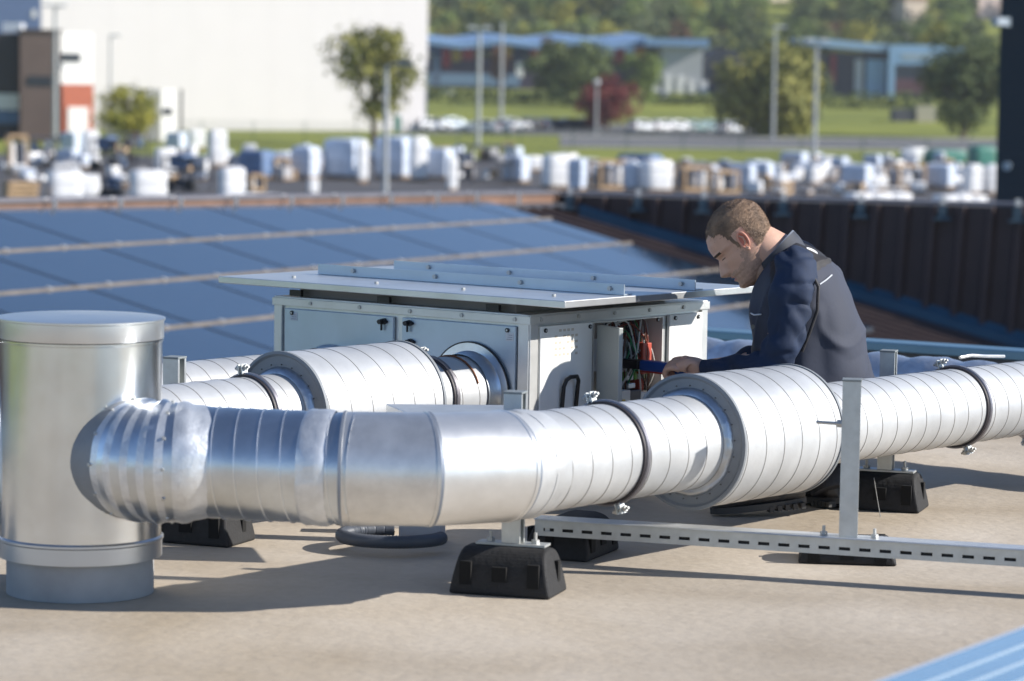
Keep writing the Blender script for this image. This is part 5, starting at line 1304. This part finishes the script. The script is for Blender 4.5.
trou = mat('black work trousers', (.024, .026, .034), .75, 0, .3, 6, .35, 18); shoe_m = mat('black boot', (.036, .036, .038), .5, 0, .2, 20, .2, 40); sole_m = mat('boot sole', (.06, .058, .055), .8); pipe_m = mat('reflective piping', (.55, .57, .60), .4)
def PB(px, py, s=0.0): return P(px, py, YP) + SIDE * s
def skinned(verts, edges, radii, mm, sub=2, root=0):
    me = bpy.data.meshes.new('tmp'); me.from_pydata([tuple(v) for v in verts], edges, []); o = bpy.data.objects.new('tmp', me); col.objects.link(o)
    sm = o.modifiers.new('s', 'SKIN'); sm.use_smooth_shade = True
    for i, r_ in enumerate(radii):
        sv = me.skin_vertices[0].data[i]; r_ = r_ if hasattr(r_, '__len__') else (r_, r_); sv.radius = r_; sv.use_root = (i == root)
    ss = o.modifiers.new('b', 'SUBSURF'); ss.levels = sub; ss.render_levels = sub
    dg = bpy.context.evaluated_depsgraph_get(); ev = o.evaluated_get(dg); me2 = bpy.data.meshes.new_from_object(ev); 
    vs = [V(v.co) for v in me2.vertices]; fs = [tuple(p.vertices) for p in me2.polygons]; bpy.data.objects.remove(o); bpy.data.meshes.remove(me2)
    return vs, fs
body = MB()
sh_l, sh_r = PB(797, 272, .165), PB(786, 268, -.17)
el_l, el_r = PB(781, 358, .20), PB(772, 356, -.22)
wr_l, wr_r = PB(704, 367, .03), PB(712, 376, -.08)
pel = PB(836, 415); hip_l, hip_r = PB(830, 420, .10), PB(832, 420, -.09)
kn_l, kn_r = PB(722, 404, .16), PB(738, 424, -.16); an_l, an_r = PB(780, 478, .11), PB(826, 480, -.03)
toe_l, toe_r = PB(722, 506, .12), PB(812, 508, -.04)
sp1, sp2, nk, nk2 = PB(818, 350), PB(796, 290), PB(786, 258), PB(768, 246)
vs, fs = skinned([pel, sp1, sp2, nk, nk2, sh_l, el_l, wr_l, sh_r, el_r, wr_r, hip_l, kn_l, an_l, hip_r, kn_r, an_r],
    [(0, 1), (1, 2), (2, 3), (3, 4), (2, 5), (5, 6), (6, 7), (2, 8), (8, 9), (9, 10), (0, 11), (11, 12), (12, 13), (0, 14), (14, 15), (15, 16)],
    [.12, .115, .11, .062, .058, .05, .042, .026, .05, .042, .026, .065, .045, .026, .065, .045, .026], skin)
body.add(vs, fs, skin, True)
# head -------------------------------------------------------------
hp_ = R(42); fw = (V((-1, .10, 0)).normalized() * math.cos(hp_) - ZU * math.sin(hp_)); lf = SIDE.copy(); lf = (lf - fw * lf.dot(fw)).normalized(); upv = lf.cross(fw) * -1
if upv.z < 0: upv = -upv
ear_c = PB(745, 239, .075)
HS = .0097   # metres per local cm
org_local = V((-.8, 7.3, 11.6))
def HL(x_, y_, z_):      # local cm -> world
    return ear_c + (fw * (x_ - org_local.x) + lf * (y_ - org_local.y) + upv * (z_ - org_local.z)) * HS
tab = [(-.6, 4.6, 2.6, 1.0), (0, 6.4, 1.8, 2.4), (.8, 8.2, .4, 3.6), (2, 8.9, -1.4, 4.7), (3.2, 8.5, -3.2, 5.4), (4.2, 8.7, -4.8, 5.8), (5.0, 8.6, -5.8, 6.0), (5.6, 8.9, -6.4, 6.2), (6.4, 8.7, -7.2, 6.4), (8, 8.4, -8.2, 6.75), (10, 8.3, -9.1, 7.0), (11.8, 8.1, -9.7, 7.15), (13.2, 9.1, -10.0, 7.3), (14.5, 9.2, -10.2, 7.45), (16, 9.0, -10.25, 7.5), (18, 8.1, -9.9, 7.4), (20, 6.4, -8.7, 6.7), (21.6, 4.2, -6.7, 5.3), (22.7, 1.9, -4.4, 3.6), (23.2, .2, -2.4, 1.6)]
def lerp_tab(z_):
    for (z0, *a), (z1, *b_) in zip(tab, tab[1:]):
        if z_ <= z1:
            f_ = (z_ - z0) / (z1 - z0); f_ = f_ * f_ * (3 - 2 * f_) * .5 + f_ * .5; return [p + (q - p) * f_ for p, q in zip(a, b_)]
    return tab[-1][1:]
NZ, NT = 96, 96; hv = []; hm_ = []
def headpt(z_, th, off=0.0):
    xf, xb, wd = lerp_tab(z_); cx_ = (xf + xb) / 2; ax = (xf - xb) / 2
    e = 2.25 if z_ < 14 else 2.1
    c, s = math.cos(th), math.sin(th); r = (abs(c) ** e + abs(s) ** e) ** (-1 / e)
    x_ = cx_ + (ax + off) * r * c; y_ = (wd + off) * r * s
    if c > 0 and z_ < 13: y_ *= 1 - .16 * c ** 2 * (1 if z_ < 11 else .5)
    g = lambda a, s_: math.exp(-(a / s_) ** 2)
    if off == 0:
        # nose
        if 5.6 < z_ < 13.5 and c > 0:
            k = max(0, min(1, (13.2 - z_) / 5.2)); amp = 3.0 * k ** 1.15 if z_ > 7.6 else 3.0 * max(0, (z_ - 5.9) / 1.7) ** .7
            sy = .75 + .75 * g(z_ - 7.4, 1.3); x_ += amp * g(y_, sy + .35)
        if c > 0:
            x_ -= .95 * g(abs(y_) - 3.1, 1.35) * g(z_ - 11.7, 1.05)        # sockets
            x_ += .45 * g(abs(y_) - 3.1, 1.0) * g(z_ - 11.5, .55)          # lowered lids
            x_ += .35 * g(abs(y_) - 2.6, 2.2) * g(z_ - 13.1, .6)           # brow ridge
            x_ += .40 * g(y_, 2.0) * g(z_ - 5.55, .42) + .42 * g(y_, 1.8) * g(z_ - 4.35, .5) - .35 * g(y_, 2.4) * g(z_ - 4.95, .18)
            x_ += .35 * g(y_, 1.6) * g(z_ - 1.6, .9)                        # chin
            x_ += .35 * g(abs(y_) - 4.6, 1.6) * g(z_ - 9.6, 1.6)            # cheek bones
    return x_, y_, z_
z0h, z1h = tab[0][0], tab[-1][0]
for j in range(NZ + 1):
    z_ = z0h + (z1h - z0h) * j / NZ
    for i in range(NT):
        hv.append(HL(*headpt(z_, 2 * math.pi * i / NT)))
bb = {}
for j in range(NZ):
    for i in range(NT):
        z_ = z0h + (z1h - z0h) * (j + .5) / NZ; x_, y_, _ = headpt(z_, 2 * math.pi * (i + .5) / NT)
        f = (j * NT + i, j * NT + (i + 1) % NT, (j + 1) * NT + (i + 1) % NT, (j + 1) * NT + i); ay = abs(y_)
        mm = skin
        if z_ < 6.6 + noise.noise(V((x_, y_, z_)) * .8) * .9 and x_ > -1.5 and not (4.1 < z_ < 5.9 and ay < 2.3 and x_ > 7): mm = stub
        if x_ > -.6 + .4 * math.sin(z_) and x_ < 2.6 and z_ < 9.5 + noise.noise(V((x_, 0, z_))) and ay > 4: mm = stub
        if 4.0 < z_ < 5.9 and ay < 2.2 and x_ > 7.5: mm = lip_m
        if 12.7 < z_ < 13.5 and 1.3 < ay < 5.2 and x_ > 4: mm = brow_m
        if 11.05 < z_ < 11.3 and 1.9 < ay < 4.4 and x_ > 4: mm = brow_m
        bb.setdefault(id(mm), (mm, []))[1].append(f)
off0 = len(body.v)
body.v += [tuple(v) for v in hv]
for mm, fl in bb.values():
    k = body.mi(mm)
    for f in fl: body.f.append(tuple(a + off0 for a in f)); body.m.append(k); body.sm.append(True)
body.add([hv[i] for i in range(NT)], [tuple(range(NT))], stub, True); body.add([hv[NZ * NT + i] for i in range(NT)], [tuple(range(NT))], skin, True)
# ears, reddened in colour to stand in for sun glowing through
for sg in (1, -1):
    rim = []
    for k in range(15):
        a_ = R(250 - k * 22); rim.append(HL(-1.0 + 1.35 * math.cos(a_) - .25 * math.sin(a_), sg * (7.25 + 1.0 * (1 - math.cos(a_)) * .5 + .15), 11.6 + 2.5 * math.sin(a_)))
    body.tube(rim, [.0021 + .0011 * math.sin(math.pi * k / 14) for k in range(15)], mat('ear skin sun red', (.66, .30, .21), .5), 8)
    pl = [HL(-1.0, sg * 7.15, 11.6)] + rim; body.add(pl, [(0, k, k + 1) for k in range(1, 15)], mat('ear inner skin sun red', (.60, .19, .13), .5), True)
    body.tube([HL(-.7, sg * 7.7, 13.4), HL(-1.4, sg * 7.95, 12.2), HL(-1.1, sg * 7.8, 10.8), HL(-.3, sg * 7.5, 10.3)], [.0022, .003, .003, .002], skin, 6)
    body.tube([HL(-.2, sg * 7.3, 9.6), HL(-.55, sg * 7.6, 8.9), HL(-.6, sg * 7.3, 8.4)], [.004, .0055, .003], skin, 8)
# neck: thick blend from skull to shoulders
body.tube([HL(-3.2, 0, 11), HL(-3.6, 0, 6.5), PB(776, 254), PB(790, 266), PB(797, 280)], [.050, .062, .063, .070, .085], skin, 28)
body.tube([HL(1.5, 0, 6), HL(.5, 0, 1.5), PB(770, 272), PB(779, 285)], [.045, .048, .052, .06], stub, 24)
# hands: palm plus five separate fingers closed round the handle
def hand(wrist, hdir, grip, palm_up, parent_mb, s=1.0, sd=1):
    """hdir forearm direction, grip axis of the held tool, palm_up direction from palm to knuckles"""
    hdir = hdir.normalized(); grip = (grip - hdir * grip.dot(hdir) * .0).normalized(); n_ = palm_up.normalized()
    kn = wrist + hdir * .078 * s
    # palm
    pv = [wrist - hdir * .01, wrist + hdir * .03 * s + n_ * .006, kn + n_ * .010]
    side = hdir.cross(n_).normalized() * sd
    vv = [pv[0], pv[1], kn + side * .022 + n_ * .010, kn - side * .022 + n_ * .008, wrist + hdir * .035 + side * .018, wrist + hdir * .035 - side * .018]
    vs, fs = skinned(vv, [(0, 1), (1, 2), (1, 3), (1, 4), (1, 5)], [.024, .024, .017, .016, .018, .018], skin, 2); parent_mb.add(vs, fs, skin, True)
    for i, (o_, L) in enumerate(((.030, .92), (.011, 1.0), (-.009, .95), (-.028, .78))):
        b0_ = kn + side * o_ + n_ * .008; b1 = b0_ + hdir * .030 * L * s - n_ * .006; b2 = b1 - n_ * .028 * L * s + hdir * .006; b3 = b2 - n_ * .010 * s - hdir * .020 * L * s
        vs, fs = skinned([kn - hdir * .02 + side * o_ * .8, b0_, b1, b2, b3], [(0, 1), (1, 2), (2, 3), (3, 4)], [.011, .0100, .0095, .0088, .0075], skin, 2); parent_mb.add(vs, fs, skin, True)
    t0 = wrist + hdir * .02 + side * .026; vs, fs = skinned([t0, t0 + hdir * .028 + side * .016 - n_ * .006, t0 + hdir * .056 + side * .012 - n_ * .016, t0 + hdir * .078 + side * .0 - n_ * .022], [(0, 1), (1, 2), (2, 3)], [.015, .0125, .0105, .0085], skin, 2); parent_mb.add(vs, fs, skin, True)
tool_a = PB(694, 371, -.01); tool_b = P(608, 361, 8.72)
hd = (tool_b - tool_a).normalized()
hd_l = (PB(676, 366, -.01) - wr_l).normalized()
hand(wr_l, hd_l, hd, (ZU * .9 + SIDE * .35), body, 1.0, 1)
hand(wr_r, (PB(676, 374, -.09) - wr_r).normalized(), hd, (ZU * .9 - SIDE * .35), body, .95, -1)
per = body.build('person', origin=V((pel.x, pel.y, 0)))
tag(per, 'man with short brown hair in navy jumper and dark vest crouching beside the open unit', 'person')
per.location = V((pel.x, pel.y, 0)); WM[per.name] = Matrix.Translation(V((pel.x, pel.y, 0)))
# hair cap: short clipped hair
m = MB(); hz = []; ok = []; marg = []; sk_ = []
NZ2, NT2 = 80, 120
def hairline(th, z_):
    x_, y_, _ = headpt(z_, th); return x_, y_
for j in range(NZ2 + 1):
    z_ = 6.0 + (z1h - 6.0) * j / NZ2
    for i in range(NT2):
        th = 2 * math.pi * i / NT2; x0_, y0_, _ = headpt(z_, th, .0001); 
        # lower limit of hair by forward position
        if x0_ > 3.2: lim = (19.0 if x0_ > 5.5 else 17.4) + .25 * math.sin(y0_ * 2.3)
        elif x0_ > 1.6: lim = 10.8 + (x0_ - 1.6) * 4.1
        elif x0_ > .6: lim = 10.2
        elif x0_ > -2.9: lim = 15.2
        else: lim = 7.6
        inside = z_ > lim; marg.append(z_ - lim); thk = .15 if z_ > 16 else .09
        x_, y_, zz_ = headpt(z_, th, thk * (1 + .35 * noise.noise(V((x0_, y0_, z_)) * 1.3))); sk_.append(HL(x0_, y0_, z_)); hz.append(HL(x_, y_, z_ + (.25 if z_ > 20 else 0))); ok.append(inside)
fs = []
for j in range(NZ2):
    for i in range(NT2):
        f = (j * NT2 + i, j * NT2 + (i + 1) % NT2, (j + 1) * NT2 + (i + 1) % NT2, (j + 1) * NT2 + i)
        if sum(ok[a] for a in f) >= 3: fs.append(f)
fs.append(tuple(NZ2 * NT2 + i for i in range(NT2)))
m.add(hz, fs, hair_m, True)
# little tufts so the outline is not a smooth shell
rn = random.Random(3)
for k in range(11000):
    f = fs[rn.randrange(len(fs) - 1)]; p = sum((hz[a] for a in f), V()) / 4; c = HL(-.8, 0, 14); nrm = (p - c).normalized(); dr = (nrm * .55 + fw * .35 - upv * .15 * rn.random() + V((rn.gauss(0, .25), rn.gauss(0, .25), rn.gauss(0, .25)))).normalized()
    sd_ = dr.cross(nrm).normalized() * .0008; L = rn.uniform(.002, .0042); m.add([p - sd_, p + sd_, p + dr * L], [(0, 1, 2)], hair_m)
for k in range(9000):
    i = rn.randrange(len(hz) - NT2 - 1); mg = marg[i]
    if -1.5 < mg < .3 and rn.random() < (1.6 + mg) / 1.9:
        p = sk_[i].lerp(sk_[i + NT2], rn.random()) if i % NT2 == 0 else sk_[i].lerp(sk_[i - 1], rn.random()); c = HL(-.8, 0, 14); nrm = (p - c).normalized(); p = p + V((rn.gauss(0, .0008), rn.gauss(0, .0008), rn.gauss(0, .0008)))
        dr = (nrm * .5 - upv * .6 + V((rn.gauss(0, .3), rn.gauss(0, .3), rn.gauss(0, .3)))).normalized(); sd_ = dr.cross(nrm).normalized() * .0006; m.add([p - sd_, p + sd_, p + dr * rn.uniform(.002, .004)], [(0, 1, 2)], hair_m)
m.build('hair', per)
# loft helper
def loft(mb, secs, mm, n=48, fold=0.0, fscale=6, seed=0, matf=None, caps=(False, False), ex=2.3):
    """secs: (front point px,py, back point px,py, half width, side offset)"""
    vs = []; K_ = len(secs)
    # smooth interpolation of the sections
    dense = []
    for i in range(K_ - 1):
        p0, p1, p2, p3 = secs[max(i - 1, 0)], secs[i], secs[i + 1], secs[min(i + 2, K_ - 1)]
        for s_ in range(16):
            t_ = s_ / 16; dense.append([.5 * ((2 * b_) + (c_ - a_) * t_ + (2 * a_ - 5 * b_ + 4 * c_ - d_) * t_ ** 2 + (3 * b_ - a_ - 3 * c_ + d_) * t_ ** 3) for a_, b_, c_, d_ in zip(p0, p1, p2, p3)])
    dense.append(list(secs[-1]))
    for jj, (fx, fy, bx_, by, hw, so_) in enumerate(dense):
        A = PB(fx, fy, so_); B = PB(bx_, by, so_); c = (A + B) / 2; ax = (A - B) / 2; 
        for i in range(n):
            th = 2 * math.pi * i / n; cc, ss = math.cos(th), math.sin(th); r = (abs(cc) ** ex + abs(ss) ** ex) ** (-1 / ex)
            p = c + ax * cc * r + SIDE * hw * ss * r
            if fold: 
                e = (p - c).normalized(); g1 = noise.noise(V((p.x * 5 + p.z * 3, p.y * 4, p.z * 6 - p.x * 4)) + V((seed, 9, 0))); p += e * fold * .38 * (max(0, 1 - abs(g1) * 5) ** 1.5); p += e * fold * (noise.noise(V((p.x * fscale, p.y * fscale, p.z * fscale * .45 + p.x * 3)) + V((seed, 0, 0))) + .6 * noise.noise(V((p.x * fscale * 2.3, p.y * fscale * 2, p.z * fscale)) + V((seed, 4, 0))))
            vs.append(p)
    K2 = len(dense); fl = {}
    for j in range(K2 - 1):
        for i in range(n):
            f = (j * n + i, j * n + (i + 1) % n, (j + 1) * n + (i + 1) % n, (j + 1) * n + i); q = matf(j / (K2 - 1), (vs[f[0]] + vs[f[2]]) / 2) if matf else mm; fl.setdefault(q.name, (q, []))[1].append(f)
    k0 = len(mb.v); mb.v += [tuple(v) for v in vs]
    for q, l in fl.values():
        ix = mb.mi(q)
        for f in l: mb.f.append(tuple(a + k0 for a in f)); mb.m.append(ix); mb.sm.append(True)
    return vs, n
torso = [(778, 440, 868, 432, .17, 0), (762, 405, 873, 398, .185, 0), (756, 375, 872, 368, .188, 0), (752, 345, 864, 338, .19, 0), (750, 315, 851, 300, .195, 0), (754, 292, 838, 272, .20, 0), (759, 279, 824, 256, .185, 0), (763, 271, 812, 246, .14, 0), (767, 264, 800, 240, .088, 0)]
def vmat(t_, p):
    # yoke on the upper back
    q = CR.transposed() @ (p - CAM); x_ = CX + F * q.x / -q.z; y_ = CZ - F * q.y / -q.z
    return yoke_m if y_ < 258 + (848 - x_) * .62 - 6 and y_ < 284 and x_ > 770 else vest_m
m = MB(); loft(m, torso, vest_m, 140, .022, 6, 2, vmat); vest = m.build('vest', per)
# collar
m = MB()
co = [(765, 278, 806, 247, .086, 0), (760, 274, 800, 238, .080, 0), (757, 268, 794, 231, .077, 0)]; vs, n_ = loft(m, co, mat('collar fabric', (.035, .04, .055), .7, 0, .1, 20), 48, .002, 20)
co2 = [(757, 268, 794, 231, .077, 0), (759, 268.5, 792, 231.5, .072, 0), (767, 279, 796, 246, .070, 0)]; loft(m, co2, mat('collar lining', (.16, .18, .22), .7), 48, .002, 20); m.build('collar', vest)
# reflective piping on the back and the chest
def surf_line(pts, s_list, r_=.0022, name='piping', mm=None):
    m = MB(); m.tube([PB(x_, y_, s_) for (x_, y_), s_ in zip(pts, s_list)], r_, mm or pipe_m, 6); m.build(name, vest)
surf_line([(823, 280), (829, 276), (834, 272)], [.188, .170, .135]); surf_line([(751, 311), (757, 311.5), (765, 310)], [.05, .13, .165])
m = MB(); p = PB(811, 252, .085); nrm = (V((.45, -.62, .62))).normalized(); a_ = nrm.orthogonal().normalized()
# small pale emblem on the yoke
u_ = (PB(823, 259, .085) - PB(811, 252, .085)).normalized(); v_ = nrm.cross(u_).normalized()
vsx = []
for k in range(20):
    th = 2 * math.pi * k / 20; vsx.append(p + nrm * .012 + u_ * .018 * math.cos(th) + v_ * .008 * math.sin(th) * (1 + .3 * math.cos(th)))
m.add(vsx + [v + nrm * .002 for v in vsx], [tuple(range(20, 40))] + [(k, (k + 1) % 20, 20 + (k + 1) % 20, 20 + k) for k in range(20)], mat('emblem print', (.7, .7, .7), .6)); m.build('emblem', vest)
m = MB(); p = PB(757, 322, .12); m.cyl(p + SIDE * .05, p + SIDE * .056, .006, mat('snap', (.12, .11, .1), .3, .6), 10); m.build('snap_button', vest)
# sleeves
def sleeve(chain, rads, seed):
    m = MB(); pts = []; rr_ = []; K_ = len(chain)
    for i in range(K_ - 1):
        p0, p1, p2, p3 = chain[max(i - 1, 0)], chain[i], chain[i + 1], chain[min(i + 2, K_ - 1)]
        for s_ in range(20):
            t_ = s_ / 20; pts.append(.5 * ((2 * p1) + (p2 - p0) * t_ + (2 * p0 - 5 * p1 + 4 * p2 - p3) * t_ ** 2 + (3 * p1 - p0 - 3 * p2 + p3) * t_ ** 3)); rr_.append(rads[i] + (rads[i + 1] - rads[i]) * t_)
    pts.append(chain[-1]); rr_.append(rads[-1])
    m.tube(pts, rr_, navy, 64)
    vs = []
    N_ = len(pts)
    for i, v in enumerate(m.v):
        v = V(v); j = min(i // 64, N_ - 1); e = (v - pts[j]); 
        if e.length > 1e-5: v = v + e.normalized() * (.013 * noise.noise(V((v.x * 9, v.y * 9, v.z * 16)) + V((seed, 0, 0))) + .009 * noise.noise(V((v.x * 26 + v.z * 14, v.y * 20, v.z * 12)) + V((seed, 3, 0))) - .007 * max(0, 1 - abs(noise.noise(V((v.x * 8 + v.z * 9, v.y * 6, v.z * 10 - v.x * 5)) + V((seed, 5, 0)))) * 5))
        vs.append(tuple(v))
    m.v = vs; return m.build('sleeve', per)
sleeve([PB(800, 262, .10), PB(797, 272, .165), PB(795, 300, .195), PB(788, 332, .205), PB(777, 357, .20), PB(758, 364, .17), PB(735, 366, .11), PB(709, 366, .045)], [.056, .066, .060, .056, .053, .047, .040, .032], 1)
sleeve([PB(792, 262, -.10), PB(786, 268, -.17), PB(780, 300, -.21), PB(775, 335, -.23), PB(768, 358, -.22), PB(748, 368, -.17), PB(718, 374, -.095)], [.058, .068, .064, .058, .054, .046, .034], 5)
# armhole edge of the vest
m = MB(); m.tube([PB(790, 262, .150), PB(800, 258, .170), PB(813, 264, .192), (PB(822, 282, .212)), PB(821, 305, .215), PB(813, 328, .215), PB(806, 345, .21)], .0048, yoke_m, 8); m.build('armhole_hem', vest)
# trousers, boots
m = MB()
for chain, rads, sd in (([PB(846, 405, .07), PB(820, 416, .10), PB(770, 408, .14), kn_l, PB(742, 436, .14), PB(768, 466, .12), PB(784, 484, .10)], [.13, .115, .10, .082, .078, .068, .058], 2), ([PB(846, 405, -.06), PB(820, 420, -.10), PB(780, 420, -.14), PB(760, 428, -.15), PB(790, 458, -.09), PB(822, 476, -.04), PB(829, 492, -.02)], [.13, .115, .10, .085, .078, .066, .058], 8)):
    mm_ = MB(); mm_.tube(chain, rads, trou, 36); pts = []
    cu = MB(); P_ = []; R_ = []
    for i in range(len(chain) - 1):
        p0, p1, p2, p3 = chain[max(i - 1, 0)], chain[i], chain[i + 1], chain[min(i + 2, len(chain) - 1)]
        for s_ in range(8):
            t_ = s_ / 8; P_.append(.5 * ((2 * p1) + (p2 - p0) * t_ + (2 * p0 - 5 * p1 + 4 * p2 - p3) * t_ ** 2 + (3 * p1 - p0 - 3 * p2 + p3) * t_ ** 3)); R_.append(rads[i] + (rads[i + 1] - rads[i]) * t_)
    P_.append(chain[-1]); R_.append(rads[-1]); cu.tube(P_, R_, trou, 36)
    cu.v = [tuple(V(v) + (V(v) - P_[min(i // 36, len(P_) - 1)]).normalized() * (.012 * noise.noise(V(v) * 14 + V((sd, 0, 0))))) if (V(v) - P_[min(i // 36, len(P_) - 1)]).length > 1e-5 else v for i, v in enumerate(cu.v)]
    m.add(cu.v, cu.f, trou, True)
m.build('trousers', per)
def boot(heel, toe, tilt, name='boot'):
    """boot with raised treaded sole; heel/toe are sole centre points"""
    d = (toe - heel); L = d.length; d.normalize(); s = d.cross(ZU).normalized(); up = s.cross(d).normalized()
    if up.z < 0: up = -up
    m = MB(); vs = []; n = 20; K_ = 12
    for j in range(K_ + 1):
        f_ = j / K_; wd = .042 + .010 * math.sin(math.pi * min(1, f_ * 1.1)) if f_ < .9 else .040; wd *= (1 if 0 < j < K_ else .55)
        ht = .105 if f_ < .25 else .105 - (f_ - .25) * .085; ht *= (1 if j < K_ else .6)
        c = heel + d * (L * f_) + up * (.018 + ht / 2)
        for i in range(n):
            th = 2 * math.pi * i / n; e = 2.6; cc, ss = math.cos(th), math.sin(th); r = (abs(cc) ** e + abs(ss) ** e) ** (-1 / e); vs.append(c + s * wd * cc * r + up * ht / 2 * ss * r)
    m.add(vs, [(j * n + i, j * n + (i + 1) % n, (j + 1) * n + (i + 1) % n, (j + 1) * n + i) for j in range(K_) for i in range(n)] + [tuple(range(n))[::-1], tuple(range(K_ * n, (K_ + 1) * n))], shoe_m, True)
    o = m.build(name, per)
    m = MB(); ol = []
    for k in range(28):
        th = 2 * math.pi * k / 28; ol.append(((L / 2 + .008) * math.cos(th), (.047) * math.sin(th) * (1 + .1 * math.cos(th))))
    cc = heel + d * L / 2
    vs = [cc + d * x_ + s * y_ + up * z_ for z_ in (.006, .024) for x_, y_ in ol]; m.add(vs, [tuple(range(28))[::-1], tuple(range(28, 56))] + [(k, (k + 1) % 28, 28 + (k + 1) % 28, 28 + k) for k in range(28)], sole_m)
    for k in range(5):
        for sg in (-1, 1): m.box(cc + d * (L * (k - 5) / 11.5) + s * sg * .033 + up * .006, (.012, .030, .016), sole_m, Matrix((d, s, up)).transposed())
    m.build('sole', o)
boot(PB(806, 507, .10) + ZU * .020, PB(718, 512, .16) + ZU * .012, 0)
boot(PB(842, 508, -.02) + ZU * .004, PB(796, 512, -.16) + ZU * .004, 0)
# clamp meter in his hand
tm = thing('clamp_meter', 'blue and black clamp meter held by the man towards the wiring', 'meter', tool_a)
d = (tool_b - tool_a).normalized(); s = d.cross(ZU).normalized(); up = s.cross(d); Lt = (tool_b - tool_a).length; bl = mat('tool blue', (.015, .07, .30), .4)
m = MB(); Rt = Matrix((d, s, up)).transposed()
m.box(tool_a + d * Lt * .27, (Lt * .62, .042, .030), bl, Rt); m.build('housing', tm, .008, 3)
m = MB(); m.box(tool_a + d * Lt * .70, (Lt * .20, .036, .026), black_m, Rt); m.tube([tool_a + d * Lt * .78 + s * .012, tool_a + d * Lt * .92 + s * .026, tool_a + d * Lt * 1.05 + s * .022, tool_a + d * Lt * 1.12 + s * .002], [.009, .008, .007, .006], black_m, 8)
m.tube([tool_a + d * Lt * .78 - s * .012, tool_a + d * Lt * .92 - s * .026, tool_a + d * Lt * 1.05 - s * .022, tool_a + d * Lt * 1.12 - s * .002], [.009, .008, .007, .006], black_m, 8); m.build('jaw', tm, .003)
m = MB(); m.box(tool_a + d * Lt * .30 - up * .016, (Lt * .5, .034, .006), mat('tool red edge', (.4, .04, .03), .4), Rt); m.build('red_grip', tm)
# small white wrist tag
m = MB(); m.tube([wr_l + V((.012, 0, 0)) + SIDE * .030 * math.cos(a_) - ZU * .03 * math.sin(a_) for a_ in [i * .5 - .2 for i in range(9)]], .0035, mat('wrist band pale', (.6, .6, .58), .5), 6); m.build('wrist_band', per)
